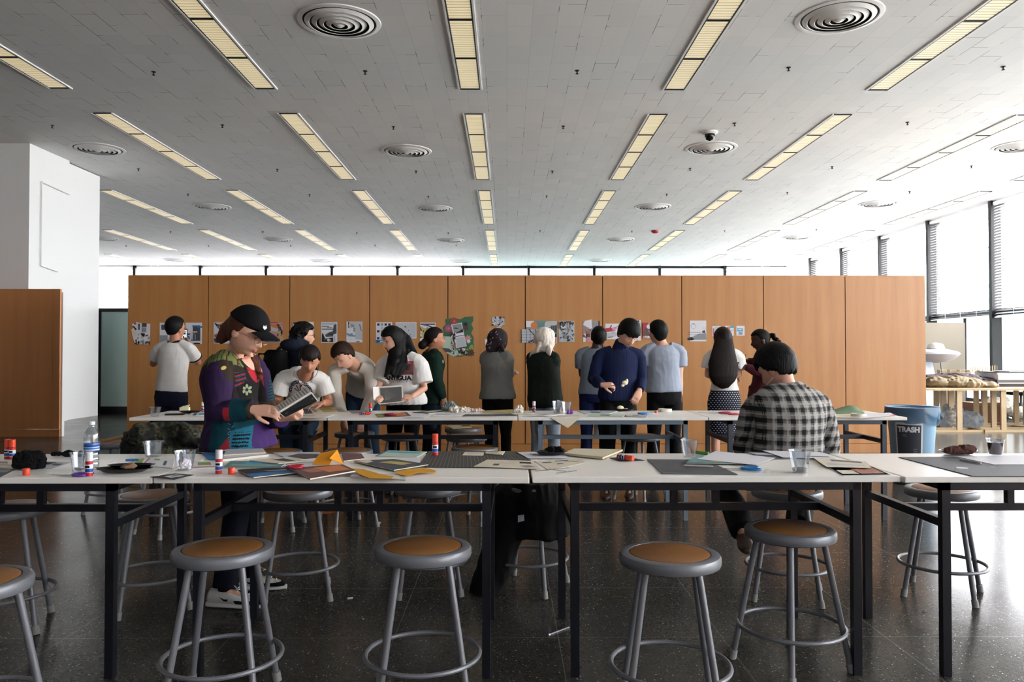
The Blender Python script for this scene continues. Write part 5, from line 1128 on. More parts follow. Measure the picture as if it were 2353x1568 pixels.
def glue(px_, py_, label, cap='orange', s=1.0, lying=None, z=0, base=TZ, open_=False):
    p = Wz(px_, py_, base+z+.001); r = empty('glue_stick', p, label, 'glue stick', 'glue sticks on the tables')
    Rr = Matrix.Identity(3)
    if lying is not None: Rr = Matrix.Rotation(math.radians(lying), 3, 'Z') @ Matrix.Rotation(PI/2, 3, 'Y'); r.location = p+V3(0, 0, .0145*s)
    L_ = .098*s; rad = .0145*s
    def cyl(mb, z0, z1, ra, m): mb.use(m).lathe([(.0005, z0), (ra, z0), (ra, z1), (.0005, z1)], 20, R=Rr)
    b = MB(); cyl(b, 0, .014*s, rad*.97, GRd); cyl(b, .014*s, .06*s, rad, GW); cyl(b, .016*s, .030*s, rad*1.012, GBl); cyl(b, .048*s, .060*s, rad*1.012, GRd); b.use(BLACK).box(-rad*.6, rad*.6, -rad*1.03, -rad*.9, .034*s, .043*s, Rr)
    b.build('glue_tube', None, r, smooth=40)
    if open_: m_ = MB(); cyl(m_, .06*s, .072*s, rad*.7, GW); m_.build('glue_tip', None, r, smooth=40)
    else: c = MB(); cyl(c, .061*s, L_, rad*.97, {'orange': GOr, 'white': GW}[cap]); c.build('cap', None, r, smooth=40)
    return r
def gcap(px_, py_, label, base=TZ, m=GOr): return tag(MB().lathe([(.0005, 0), (.014, 0), (.0145, .002), (.0145, .027), (.013, .029), (.0005, .029)], 20).build('loose_stopper', m, loc=Wz(px_, py_, base+.001), smooth=40), label, 'glue stick cap')
def scissors(px_, py_, ang, label, c, s=1.0, base=TZ, z=0, blade=.10, opn=.0):
    p = Wz(px_, py_, base+z+.002); r = empty('scissors', p, label, 'scissors', None, math.radians(ang)); hm = mat('handle_'+c, c, .35); bm = mat('blade_steel', 'a8acb2', .25, .9)
    for k in (1, -1):
        a = k*(.12+opn); Rz = Matrix.Rotation(a, 3, 'Z')
        MB().poly([Rz @ V3(x*s, y*s*k, .001*k+.002) for x, y in ((-.012, -.007), (-.012, .007), (.03, .008), (blade, .001), (blade, -.001), (.0, -.006))], .0015).build('blade', bm, r)
        c2 = Rz @ V3(-.052*s, -.020*s*k, .006)
        mb = MB(); mb.tube([c2+Rz @ V3(.026*s*math.cos(t), .0155*s*math.sin(t)*(1.15 if k > 0 else 1), 0) for t in [2*PI*i/22 for i in range(22)]], .0048*s, 8, closed=True); mb.tube([c2+Rz @ V3(.024*s, .004*s*k, 0), Rz @ V3(-.008, 0, .004)], [.006*s, .006*s], 8); mb.build('handle', hm, r, smooth=50)
    MB().lathe([(.0005, .0062), (.004*s, .006), (.004*s, .001)], 12).build('rivet', bm, r)
    return r
CUP = m_glasscup('clear_plastic', 'f4f6f8', .10)
def cup(px_, py_, label, s=1.0, liq=None, tilt=0, base=TZ, h=.085, r1=.038, r0=.026, z=0, fill=.65):
    p = Wz(px_, py_, base+z+.001); r = empty('plastic_cup', p, label, 'cup', 'clear plastic cups'); h *= s; r1 *= s; r0 *= s
    pr = [(.0005, .002), (r0, .002), (r0+.001, .006), (r1, h), (r1+.002, h+.001), (r1+.002, h-.002), (r1-.0012, h-.003), (r0-.0005, .007), (.0005, .005)]
    MB().lathe(pr, 32).build('cup_wall', CUP, r, smooth=40)
    if liq: f = fill; rr = r0+(r1-r0)*f-.0015; MB().lathe([(.0005, .006), (r0-.001, .007), (rr, h*f), (.0005, h*f)], 28).build('drink', liq, r, smooth=40)
    return r
def paperin(pcup, label, pts, m='w'):
    o = pcup.location; mb = MB().use(pm_(m)); mb.poly([o+V3(*q) for q in pts], .001, V3(0, -1, 0)); return tag(mb.build('paper_scrap', None), label, 'paper')
def plate(px_, py_, w, d, ang, label, base=TZ, z=0):
    m = mat('black_plastic', '0b0b0c', .18); mb = MB(); prof = [(.0, .002), (.62, .002), (.70, .004), (.84, .014), (.98, .018), (1.0, .021), (.97, .021), (.84, .0175), (.70, .007), (.62, .005), (.0, .005)]; Rz = Matrix.Rotation(math.radians(ang), 3, 'Z')
    rings = [[Rz @ V3(max(q, .002)*w*math.cos(t)*(1+.018*math.cos(10*t)*(q > .8)), max(q, .002)*d*math.sin(t)*(1+.018*math.cos(10*t)*(q > .8)), zz) for t in [2*PI*i/60 for i in range(60)]] for q, zz in prof]
    mb.loft(rings, False); return tag(mb.build('plate', m, loc=Wz(px_, py_, base+z+.001), smooth=50), label, 'plate', 'black oval plastic plates')
def lump(name, label, cat, px_, py_, dims, m, seed, base=TZ, n=8, vox=.004, wr=.006, z=0, group=None):
    p = Wz(px_, py_, base+z+.001); r = empty(name, p, label, cat, group); mb = MB(); rn = R(seed)
    for i in range(n):
        c = p+V3(rn.uniform(-1, 1)*dims[0]*.6, rn.uniform(-1, 1)*dims[1]*.6, dims[2]*rn.uniform(.25, .6)); mb.sph(c, V3(dims[0]*rn.uniform(.3, .55), dims[1]*rn.uniform(.3, .55), min(c.z-p.z, dims[2]*.5)), 12, 8)
    cr = 'paper' in name or name in ('napkin', 'crumpled_cloth', 'glove'); remesh(mb, name+'_body', vox*(.9 if cr else 1), r, [m], 0 if cr else 1, wr=wr*(2.2 if cr else 1), wscale=(30, 30, 30) if cr else (22, 22, 22), seed=seed, smooth=not cr); return r
def stick(name, label, cat, a, b, r_, m, base=TZ, z=0):
    A, B = Wz(a[0], a[1], base+z+r_+.001), Wz(b[0], b[1], base+z+r_+.001); return tag(MB().tube([A, B], r_, 8).build(name, m, smooth=40), label, cat)
FOAM = mat('crumpled_paper', 'cfc8bc', .7); BCL = cloth('black_fabric', '0a0a0c'); PURP, RED_, BLU = '6a3a9c', 'b02238', '2f74b4'
# --- near row, first table
glue(17, 1055, 'left one of two upright glue sticks at far left of the near table', 'orange'); glue(28.5, 1056, 'right one of two upright glue sticks at far left of the near table', 'orange')
flat('magazine_page', 'grey cut magazine page at the left edge of the near table', 'page', [(-30, 1075), (42, 1076), (-2, 1099), (-60, 1099)], 0, .002, 'd', [('r', 'g', .1, .1, .9, .5)])
flat('newspaper_page', 'pale newspaper sheet behind the black cloth on the left table', 'page', [(-40, 1060), (52, 1059), (60, 1080), (-30, 1074)], .003, .0015, 'e', [('r', 'g', .1, .15, .6, .4), ('r', 'g', .1, .55, .8, .65)])
flat('paper_cutting', 'grey and white paper cutting beside the black cloth', 'paper', [(88, 1060), (166, 1063), (120, 1078), (78, 1074)], 0, .001, 'l', [('p', 'k', [(.1, .2), (.6, .1), (.5, .5), (.2, .6)]), ('r', 'd', .6, .3, .9, .6)])
lump('crumpled_cloth', 'small crumpled black cloth behind orange glue cap at left', 'cloth', 68, 1078, (.07, .045, .075), BCL, 3, n=16)
gcap(60.5, 1092, 'orange glue stick cap before the crumpled black cloth')
lump('glove', 'black fabric strip lying along rear edge of the left near table', 'cloth', 158, 1048, (.10, .035, .022), BCL, 5)
# water bottle
p = Wz(210, 1079, TZ+.001); r = empty('water_bottle', p, 'clear plastic water bottle with blue label and white cap', 'bottle'); PB = m_glasscup('bottle_plastic', 'f2f7fa', .14)
MB().lathe([(.0005, .003), (.026, .001), (.031, .008), (.0315, .03), (.0298, .034), (.0315, .038), (.0315, .052), (.0298, .056), (.0315, .06), (.0315, .074), (.0298, .078), (.0315, .082), (.0315, .148), (.030, .162), (.022, .180), (.0125, .192), (.012, .197), (.0135, .199), (.012, .201), (.0115, .208)], 36).build('bottle_body', PB, r, smooth=40)
MB().use(mat('label_blue', '2e6fc0', .35)).lathe([(.0322, .086), (.0324, .087), (.0324, .118), (.0322, .119)], 36).use(GW).lathe([(.0326, .088), (.0326, .093)], 36).lathe([(.0326, .1005), (.0326, .103)], 36).use(mat('label_navy', '1d3f8a', .35)).lathe([(.0326, .106), (.0326, .113)], 36).build('bottle_label', None, r, smooth=40)
MB().lathe([(.0005, .217), (.0125, .217), (.0138, .215), (.0138, .203), (.0125, .202)], 24).build('bottle_cap', mat('cap_white', 'dfe4ea', .4), r, smooth=40)
cu = cup(182, 1084, 'clear cup with paper cuttings left of the water bottle'); 
tag(MB().use(pm_('l')).box(-.018, .018, -.012, .012, .008, .011).use(pm_('d')).box(-.014, .016, -.010, .014, .012, .014).use(pm_('w')).box(-.016, .014, -.014, .010, .015, .018).build('paper_scrap', None, loc=cu.location), 'small paper cuttings lying in the cup beside the water bottle', 'paper')
glue(204.5, 1094, 'glue stick with white cap before the water bottle', 'white', 1.05)
scissors(165, 1093, 175, 'purple scissors before the water bottle', PURP)
plate(284, 1086, .125, .062, 3, 'large black plate with food crusts on the left table'); plate(302, 1078, .10, .045, 8, 'smaller black plate nested on the plate with food crusts', z=.012)
lump('food_crust', 'brown food crusts on nested black plates', 'food', 300, 1077, (.06, .02, .022), mat('crust', '8a6a52', .7, noise=.3, nscale=80), 8, z=.019)
for i, (a, b, t) in enumerate(((236, 1066, 3), (254, 1066, 5), (262, 1064, 2))):
    tag(MB().poly([V3(-.006, 0, 0), V3(.006, .004, .006), V3(.004, .012, .001)], .0008).build('paper_chip', pm_('w'), loc=Wz(a, b, TZ+.001)), ('leftmost', 'middle', 'rightmost')[i]+' of the tiny white paper chips right of the water bottle', 'paper')
cup(352, 1050, 'empty clear cup behind green and white leaflet', s=1.25, h=.062, r1=.040, r0=.028)
flat('leaflet', 'green and white printed leaflet between the two clear cups', 'leaflet', [(322, 1052), (402, 1056), (396, 1077), (300, 1068)], 0, .002, 'w', [('p', 'L', [(.02, .3), (.15, .1), (.25, .9), (.05, .95)]), ('r', 'h', .27, .05, .31, .95), ('r', 'L', .45, .1, .6, .3), ('r', 'G', .75, .3, .82, .8)])
stick('marker', 'blue marker pen left of the green and white leaflet', 'marker', (289, 1058), (318, 1057), .006, mat('marker_blue', '2d6aa8', .4))
cu = cup(425, 1080, 'clear cup holding crumpled napkin and pink paper', s=1.2, h=.072); 
lump('napkin', 'white crumpled napkin stuffed in the clear cup on second table', 'napkin', 425, 1079, (.026, .018, .085), mat('tissue', 'd8d4dc', .7), 9, z=.006, vox=.0035)
tag(MB().poly([V3(-.012, -.02, .03), V3(.012, -.02, .03), V3(.016, -.02, .062), V3(-.008, -.02, .068)], .001, V3(0, -1, 0)).build('paper_scrap', mat('pink_paper', 'b8607a', .6), loc=cu.location), 'pink paper scrap in the clear cup with napkin', 'paper')
# --- near row, second table
flat('photo_card', 'black card with small photo at front edge where two tables meet', 'photo', [(402, 1089), (445, 1092), (400, 1103), (344, 1097)], 0, .0012, 'k', [('p', 'w', [(.3, .2), (.85, .3), (.7, .8), (.3, .7)]), ('p', 'd', [(.4, .35), (.7, .35), (.6, .6), (.42, .6)])])
flat('brochure', 'white brochure with green block left of the teal magazine', 'leaflet', [(440, 1061), (510, 1060), (520, 1075), (440, 1078)], 0, .002, 'w', [('r', 'L', .2, .2, .6, .6), ('r', 'P', .0, .8, .9, .95)])
flat('blue_card', 'blue card under the purple scissors at the table rear edge', 'card', [(463, 1042), (500, 1044), (503, 1058), (480, 1058)], 0, .002, 'b')
scissors(497, 1043, 160, 'purple scissors on a blue card at rear edge of second table', PURP, z=.004)
book('magazine', 'closed white magazine at the rear edge beside purple scissors', 'magazine', [(506, 1039), (600, 1036), (618, 1050), (508, 1062)], 0, .012, 'l', [('r', 'w', .05, .05, .95, .9)])
book('magazine', 'thin grey magazine on top of the closed white magazine', 'magazine', [(520, 1035), (604, 1033), (611, 1042), (514, 1048)], .0135, .005, 'e', [('r', 'l', .0, .0, .95, .9)])
glue(503, 1088, 'glue stick with white cap beside purple scissors', 'white', 1.05); gcap(532, 1090, 'orange glue cap next to the dark blue magazine')
book('magazine', 'teal magazine lying behind the dark blue magazine', 'magazine', [(530, 1062), (668, 1062), (640, 1078), (512, 1077)], 0, .005, 't', [('r', 'c', .3, .1, .6, .5), ('r', 's', .1, .6, .9, .7)])
book('magazine', 'blue and black magazine before the teal magazine', 'magazine', [(545, 1083), (672, 1074), (712, 1085), (582, 1100)], .006, .006, 'k', [('r', 'b', .0, .6, 1, .98), ('p', 'l', [(.35, .4), (.75, .45), (.7, .62), (.4, .5)])])
scissors(655, 1076, 185, 'red scissors lying on the brown magazine', RED_, z=.021, blade=.08)
book('magazine', 'brown glossy magazine with orange photo before orange card', 'magazine', [(664, 1079), (788, 1071), (818, 1085), (712, 1104)], .013, .007, 'm', [('p', 'o', [(.4, .15), (.9, .1), (.95, .8), (.5, .75)]), ('p', 'h', [(.1, .3), (.4, .2), (.45, .6), (.2, .6)])])
book('magazine', 'beige magazine with photos behind the red scissors', 'magazine', [(572, 1060), (660, 1052), (700, 1062), (640, 1067)], .006, .004, 'e', [('p', 'd', [(.4, .3), (.8, .2), (.8, .8), (.5, .8)])])
book('magazine', 'open magazine with grey mountain photo behind the orange card', 'magazine', [(628, 1042), (735, 1041), (745, 1054), (672, 1061)], 0, .004, 'l', [('p', 'd', [(.1, .5), (.5, .2), (.95, .4), (.9, .9), (.4, .95)]), ('p', 'm', [(.3, .5), (.8, .5), (.6, .9)])])
flat('magazine_page', 'loose white page under the orange folded card', 'page', [(650, 1062), (735, 1060), (760, 1072), (670, 1076)], 0, .002, 'w', [('r', 'l', .1, .2, .8, .4)])
OC = mat('orange_card', 'e8961e', .6); zo = TZ+.006
A, B, C = [Wz(a, b, zo) for a, b in ((717, 1068), (757, 1069), (789, 1068))]
T = [W(735, 1043, A.y+.05), W(775, 1034, B.y+.07), W(787, 1064, C.y+.02)]
mb = MB().use(OC)
for q in ((A, B, T[1], T[0]), (B+V3(.0, 0, .03), C, T[2], T[1])): 
    n_ = (q[1]-q[0]).cross(q[3]-q[0]).normalized(); mb.poly(list(q), .0016, n_)
mb.poly([T[0], T[1], Wz(760, 1052, zo), Wz(726, 1054, zo)], .0016)
tag(mb.build('folded_card', None), 'bright orange folded card standing on the magazines', 'card')
book('magazine', 'dark grey magazine with rock photo right of the orange card', 'magazine', [(812, 1062), (905, 1058), (985, 1070), (905, 1083)], .004, .006, 'd', [('p', 'y', [(.35, .3), (.7, .25), (.85, .7), (.5, .75)]), ('p', 'e', [(.0, .05), (.4, .0), (.3, .2), (.05, .3)])])
book('magazine', 'brown magazine behind the dark grey rock magazine', 'magazine', [(785, 1044), (830, 1045), (838, 1056), (790, 1062)], 0, .006, 'm')
book('magazine', 'stack of light magazines under torn yellow paper at front edge', 'magazine', [(812, 1090), (930, 1094), (932, 1106), (805, 1098)], 0, .006, 'l', [('r', 'e', .1, .1, .9, .9)])
YP = mat('yellow_paper', 'd99b1c', .6)
def torn(label, pts, z): return tag(MB().use(YP).poly([Wz(a, b, TZ+z) for a, b in pts], .001).build('torn_paper', None), label, 'paper')
torn('left torn yellow paper piece at front edge of second table', [(808, 1077), (835, 1079), (860, 1086), (872, 1090), (905, 1096), (895, 1101), (850, 1100), (825, 1090)], .012)
torn('right torn yellow paper piece at front edge near cutting mat', [(905, 1086), (935, 1079), (975, 1076), (1003, 1082), (1000, 1086), (960, 1087), (935, 1094), (920, 1092)], .010)
flat('sheet', 'blank white sheet between rock magazine and striped cutting mat', 'paper', [(862, 1056), (964, 1053), (966, 1067), (850, 1063)], .003, .001, 'w')
book('magazine', 'blue and white magazine at the rear edge beside the cutting mat', 'magazine', [(890, 1037), (982, 1040), (958, 1052), (862, 1050)], 0, .004, 's', [('r', 'c', .1, .1, .9, .4), ('r', 'b', .0, .0, .06, 1)])
mb = MB().use(mat('mat_dark', '3a3834', .7)); q = [Wz(a, b, TZ+.001) for a, b in ((985, 1038), (1196, 1038), (1240, 1077), (958, 1075))]; mb.poly(q, .002)
mb.use(mat('mat_line', '77726a', .7))
for i in range(30):
    u = (i+.5)/30; a = q[0]*(1-u)+q[1]*u; b = q[3]*(1-u)+q[2]*u; mb.poly([a+V3(-.0012, 0, .0022), a+V3(.0012, 0, .0022), b+V3(.0012, 0, .0022), b+V3(-.0012, 0, .0022)], .0002)
tag(mb.build('cutting_mat', None), 'dark striped cutting mat at centre of the near tables', 'cutting mat')
glue(1000, 1046, 'tall glue stick with orange cap on the striped cutting mat', 'orange', 1.1, z=.004)
flat('card', 'small cream card lying on the striped cutting mat', 'card', [(1068, 1040), (1113, 1040), (1110, 1048), (1062, 1047)], .0035, .001, 'e', [('r', 'd', .2, .45, .85, .52)])
flat('folded_paper', 'folded pale paper on the striped mat right of cream card', 'paper', [(1118, 1040), (1160, 1039), (1154, 1047), (1115, 1043)], .0035, .004, 'e', [('r', 'y', .1, .1, .7, .6)])
flat('printed_sheet', 'large printed sheet of small sketches overlapping the striped mat', 'paper', [(1120, 1057), (1225, 1060), (1243, 1079), (1088, 1073)], .0035, .001, 'e', [('r', 'g', .1, .2, .4, .22), ('r', 'g', .45, .15, .8, .17), ('r', 'k', .7, .2, .92, .4), ('r', 'd', .25, .55, .35, .75), ('p', 'g', [(.7, .7), (.85, .6), (.95, .75), (.8, .9)]), ('r', 'g', .3, .4, .6, .42)])
flat('printed_sheet', 'second printed sheet with black bars where two near tables meet', 'paper', [(1228, 1060), (1335, 1056), (1345, 1064), (1262, 1082)], 0, .001, 'e', [('r', 'd', .1, .2, .3, .3), ('r', 'd', .4, .1, .7, .2), ('r', 'd', .35, .5, .5, .6), ('p', 'd', [(.6, .2), (.9, .5), (.88, .55), (.58, .25)])])
for i, (a, b, c_, d_) in enumerate(((1230, 1083, 1308, 1075), (1262, 1078, 1300, 1084), (1278, 1088, 1325, 1082))):
    stick('paper_strip', ('longest', 'middle', 'frontmost')[i]+' of thin dark paper strips on the white table right of the seam', 'paper', (a, b), (c_, d_), .0012, pm_('d'))
# --- near row, third table
flat('magazine_page', 'white magazine page under the black plate at rear edge', 'page', [(1188, 1040), (1280, 1037), (1310, 1054), (1214, 1054)], .0035, .001, 'w', [('r', 'g', .2, .3, .8, .6)])
plate(1266, 1046, .085, .05, 0, 'black plate with napkin at rear edge behind the sketches sheet', z=.006)
lump('napkin', 'crumpled black napkin on the plate behind the sketches sheet', 'napkin', 1272, 1040, (.055, .03, .030), BCL, 12, z=.012)
book('drawing_pad', 'thick pale yellow drawing pad at rear edge of third table', 'pad', [(1318, 1035), (1432, 1037), (1385, 1056), (1292, 1046)], .003, .010, 'y', [('r', 'e', .03, .05, .97, .95)])
flat('card', 'black diamond shaped card under the red glue stick', 'card', [(1400, 1053), (1440, 1050), (1481, 1059), (1425, 1061)], 0, .0015, 'k')
glue(1420, 1056, 'red glue stick lying on the black card', 'orange', .9, lying=-42, z=.003)
cu = cup(1584, 1050, 'clear cup with paper strip at rear edge of third table', s=1.15, h=.075)
tag(MB().poly([V3(-.024, -.02, .01), V3(-.014, -.02, .01), V3(-.024, -.02, .1), V3(-.040, -.02, .098)], .001, V3(0, -1, 0)).build('paper_strip', pm_('w'), loc=cu.location), 'white paper strip leaning in the cup at rear edge', 'paper')
stick('marker', 'green marker with white tip at rear edge of third table', 'marker', (1600, 1040), (1628, 1043), .009, mat('marker_green', '4f9a3a', .4))
flat('cutting_mat', 'plain dark grey cutting mat before the plaid shirt man', 'cutting mat', [(1487, 1057), (1620, 1058), (1695, 1092), (1521, 1090)], 0, .003, 'd')
book('magazine', 'teal and grey magazine lying on the plain dark cutting mat', 'magazine', [(1602, 1050), (1680, 1052), (1742, 1068), (1575, 1066)], .004, .006, 't', [('p', 'y', [(.3, .6), (.6, .5), (.8, .9), (.4, .9)]), ('r', 'l', .1, .3, .5, .5)])
flat('sheet', 'large blank white sheet before the plaid shirt', 'paper', [(1645, 1037), (1782, 1053), (1738, 1069), (1604, 1056)], .011, .001, 'w')
stick('craft_knife', 'white handled craft knife across the dark cutting mat', 'craft knife', (1573, 1070), (1638, 1073), .004, mat('knife_white', 'c9c4bc', .4), z=.005)
scissors(1700, 1079, -22, 'blue scissors before the plaid shirt man', BLU, 1.15, blade=-.0+.09, z=.002).rotation_euler = (0, 0, math.radians(172))
book('newspaper', 'grey folded newspaper at the elbow of plaid shirt', 'newspaper', [(1715, 1040), (1790, 1041), (1822, 1056), (1758, 1058)], 0, .004, 'd', [('p', 'l', [(.0, .1), (.9, .3), (.9, .5), (.1, .4)])])
flat('sheet', 'white paper with bent corner behind the cup with dark sediment', 'paper', [(1752, 1036), (1885, 1040), (1920, 1055), (1800, 1052)], .006, .001, 'w', [('r', 'd', .5, .7, .95, .8)])
cu = cup(1838, 1086, 'clear cup with dark sediment and paper strips before the plaid shirt', s=1.22, liq=m_glasscup('murky_water', '8c8478', .1), fill=.2, h=.08)
tag(MB().poly([V3(-.028, -.022, .01), V3(-.018, -.022, .01), V3(-.030, -.022, .098), V3(-.045, -.022, .096)], .001, V3(0, -1, 0)).build('paper_strip', pm_('w'), loc=cu.location), 'white paper strip leaning in the cup with dark sediment', 'paper')
book('newspaper', 'open newspaper with pink photo at the right of third table', 'newspaper', [(1890, 1066), (1990, 1068), (2046, 1092), (1935, 1094)], 0, .002, 'l', [('p', 'h', [(.4, .4), (.95, .3), (.95, .9), (.45, .9)]), ('r', 'g', .1, .1, .7, .2), ('r', 'e', .05, .6, .4, .9)])
flat('newspaper_page', 'curled newspaper page over the open newspaper', 'page', [(1868, 1052), (1990, 1062), (2002, 1076), (1900, 1074)], .008, .001, 'e', [('r', 'd', .3, .1, .9, .3), ('r', 'l', .1, .6, .9, .75)])
# --- near row, fourth table
flat('cutting_mat', 'large grey cutting mat at the right edge of the picture', 'cutting mat', [(2065, 1052), (2460, 1050), (2560, 1096), (2235, 1096)], 0, .003, 'd', [('r', 'g', .33, .55, .37, .6)])
flat('sheet', 'white sheet on the large grey cutting mat at right', 'paper', [(2198, 1050), (2370, 1046), (2400, 1068), (2283, 1068)], .0035, .001, 'w')
stick('pen', 'silver pen on the large grey cutting mat', 'pen', (2207, 1057), (2254, 1065), .004, mat('pen_silver', 'b0acb0', .3, .6), z=.004)
flat('paper_scrap', 'white paper sliver on the large grey cutting mat', 'paper', [(2197, 1074), (2225, 1076), (2224, 1078), (2198, 1077)], .0035, .001, 'w')
plate(2202, 1044, .10, .05, 0, 'black plate of brown food beside the dark red drink')
lump('brown_food', 'heap of dark brown baked food on the black plate at right', 'food', 2208, 1043, (.085, .03, .042), mat('brown_crumb', '4a2418', .8, noise=.4, nscale=90, bump=.6, bscale=90), 21, n=16, z=.010, wr=.010)
cup(2288, 1047, 'clear cup of dark red drink on the right near table', s=1.2, liq=mat('red_drink', '3a0c18', .1), fill=.78, h=.072, r1=.036, r0=.026)
# --- back row
cup(356, 958, 'empty clear cup at left end of the back table', base=TZ, s=1.15, h=.07, r1=.042)
tag(MB().box(-.075, .075, -.035, .035, 0, .012, Matrix.Rotation(.2, 3, 'Z')).build('phone', BLACK, loc=Wz(402, 954, TZ+.001)), 'dark phone lying beside the empty cup on the back table', 'phone')
plate(437, 950, .10, .05, 0, 'black plate under the cake slice on the back table')
mb = MB().use(mat('cake_cream', 'efe6bc', .6)).box(-.045, .035, -.02, .02, .008, .045).poly([V3(-.03, -.015, .045), V3(.03, -.015, .045), V3(.034, .012, .062), V3(-.0, .015, .05)], .008); mb.use(mat('garnish', '5a6a30', .7)).sph(V3(-.005, 0, .056), V3(.016, .01, .006), 8, 6)
tag(mb.build('cake_slice', None, loc=Wz(426, 948, TZ+.001)), 'pale cake slice on the black plate at the left of the back table', 'cake')
flat('magazine_page', 'white cuttings and pages beside the cake plate', 'page', [(440, 950), (475, 948), (472, 956), (434, 957)], .003, .003, 'w', [('r', 'd', .2, .2, .4, .9), ('r', 'c', .55, .3, .95, .8)])
glue(466, 947, 'glue stick behind the cap girl jacket on the back table', 'white', .9)
book('newspaper', 'newspaper spread out under the reading man in white tee', 'newspaper', [(692, 940), (780, 936), (806, 950), (700, 956)], 0, .003, 'e', [('r', 'd', .02, .1, .2, .8), ('r', 'y', .45, .1, .75, .7), ('r', 'g', .78, .3, .95, .8), ('r', 'g', .25, .2, .32, .6)])
flat('newspaper_page', 'newspaper page at the front edge of back table beside the woman in cap', 'page', [(680, 953), (760, 954), (740, 961), (676, 961)], .004, .001, 'e', [('r', 'g', .1, .3, .6, .5)])
flat('sheet', 'grey translucent sheet right of the spread newspaper', 'paper', [(800, 944), (845, 943), (848, 950), (808, 951)], 0, .001, 'g')
glue(851, 951, 'upright glue stick with orange cap before the woman with long black hair', 'orange', .95)
glue(826, 954, 'glue stick lying on the back table near the bending man', 'orange', .9, lying=5)
flat('magazine_page', 'colourful cut page under the red scissors on the back table', 'page', [(862, 952), (935, 948), (945, 957), (868, 960)], 0, .002, 'm', [('r', 'L', .0, .1, .2, .9), ('r', 'o', .6, .2, .9, .8)])
scissors(882, 954, 190, 'red scissors before the woman with long black hair', RED_, z=.004, s=1.2)
stick('pencil', 'orange brown pencil beside the red scissors on the back table', 'pencil', (895, 952), (922, 949), .004, mat('pencil_orange', 'a85a34', .5), z=.004)
flat('sheet', 'white sheet before the woman with long black hair', 'paper', [(940, 951), (1000, 950), (975, 960), (925, 960)], 0, .001, 'w')
book('magazine', 'dark magazine left of the crumpled foil on back table', 'magazine', [(948, 949), (1020, 942), (1035, 946), (985, 952)], 0, .006, 'd', [('p', 's', [(.2, .2), (.8, .2), (.8, .6), (.2, .7)])])
lump('crumpled_paper', 'ball of crumpled grey magazine paper on the back table', 'paper', 1036, 944, (.075, .05, .085), mat('crumpled_grey', '77807e', .5, noise=.5, nscale=40), 31, wr=.012)
lump('crumpled_paper', 'crumpled cream paper right of the grey crumpled ball', 'paper', 1058, 947, (.10, .06, .045), FOAM, 32, wr=.012)
for i, (pts, c_) in enumerate(((((1000, 953), (1062, 950), (1058, 955), (996, 956)), 'w'), (((1070, 953), (1180, 951), (1188, 956), (1062, 957)), 'd'), (((1105, 945), (1178, 942), (1188, 948), (1115, 949)), 'y'), (((1168, 949), (1225, 947), (1232, 951), (1180, 953)), 'e'))):
    flat('magazine_page', ('white page before crumpled cream paper on the back table', 'long dark page strip at front of back table seam', 'yellowish magazine page before the grey sweater woman', 'tan page before the white glue stick')[i], 'page', pts, .001*i, .003, c_, [('r', 'g', .1, .2, .6, .5)])
lump('crumpled_paper', 'small crumpled white and red wrapper on back table', 'wrapper', 1095, 947, (.08, .03, .03), mat('wrapper', 'c0a8a4', .5, noise=.5, nscale=60), 33, wr=.01)
lump('crumpled_paper', 'crumpled tan paper at the seam of the back tables', 'paper', 1190, 951, (.06, .04, .055), FOAM, 34, wr=.012)
glue(1227, 948, 'upright white glue stick between dark headscarf and cream headscarf', 'white', 1.0)
cu = cup(1281, 950, 'left clear cup before the dark green top', s=1.25, liq=m_glasscup('thin_water', 'c8c6c2', .1), fill=.3)
tag(MB().poly([V3(-.01, 0, .02), V3(.022, 0, .02), V3(.026, 0, .112), V3(-.004, 0, .118)], .001, V3(0, -1, 0)).build('paper_scrap', pm_('l'), loc=cu.location), 'grey paper scrap standing in the left clear cup', 'paper')
cup(1302, 951, 'right clear cup before the dark green top', s=1.2)
lump('purple_ribbon', 'small purple ribbon beside the two clear cups', 'ribbon', 1309, 952, (.03, .02, .035), mat('purple', '6a3f98', .5), 35)
mb = MB().use(pm_('e')); A, B, C_ = Wz(1262, 957, TZ+.002), Wz(1330, 956, TZ+.002), Wz(1296, 950, TZ+.002)
mb.poly([A, V3(B.x, A.y, A.z), B+V3(0, .1, 0), A+V3(-.05, .14, 0)], .001)
mb.poly([V3(A.x, YC0-.004, TZ), V3(B.x, YC0-.004, TZ), V3((A.x+B.x)/2+.02, YC0-.03, TZ-.085)], .001, V3(0, -1, 0)); tag(mb.build('hanging_sheet', None), 'white sheet hanging over the front edge of the blue grey table', 'paper')
for i, (pts, c_) in enumerate(((((1325, 944), (1420, 946), (1400, 952), (1345, 952)), 'l'), (((1360, 952), (1440, 954), (1430, 958), (1350, 957)), 's'), (((1438, 954), (1490, 955), (1485, 959), (1440, 958)), 'l'), (((1240, 953), (1300, 952), (1262, 957), (1200, 957)), 'w'))):
    flat('magazine_page', ('grey magazine pages before the navy sweater', 'pale green page at front of the blue grey table', 'small grey cutting behind the blue scissors', 'white sheet left of the hanging sheet')[i], 'page', pts, .0012*i, .003, c_, [('r', 'd', .3, .3, .6, .7)])
plate(1433, 945, .10, .05, 0, 'black plate with food before the man in navy sweater')
tag(MB().use(mat('cake_cream', 'efe6bc', .6)).sph(V3(-.03, 0, .03), V3(.032, .02, .020), 12, 8).use(mat('pink_food', 'c09a94', .6)).sph(V3(.02, 0, .018), V3(.022, .02, .010), 10, 6).build('dessert', None, loc=Wz(1433, 945, TZ+.001), smooth=60), 'half eaten pale dessert on the plate before navy sweater', 'food')
scissors(1492, 952, 10, 'blue scissors on the back table before the grey tee', BLU, 1.2, blade=.06)
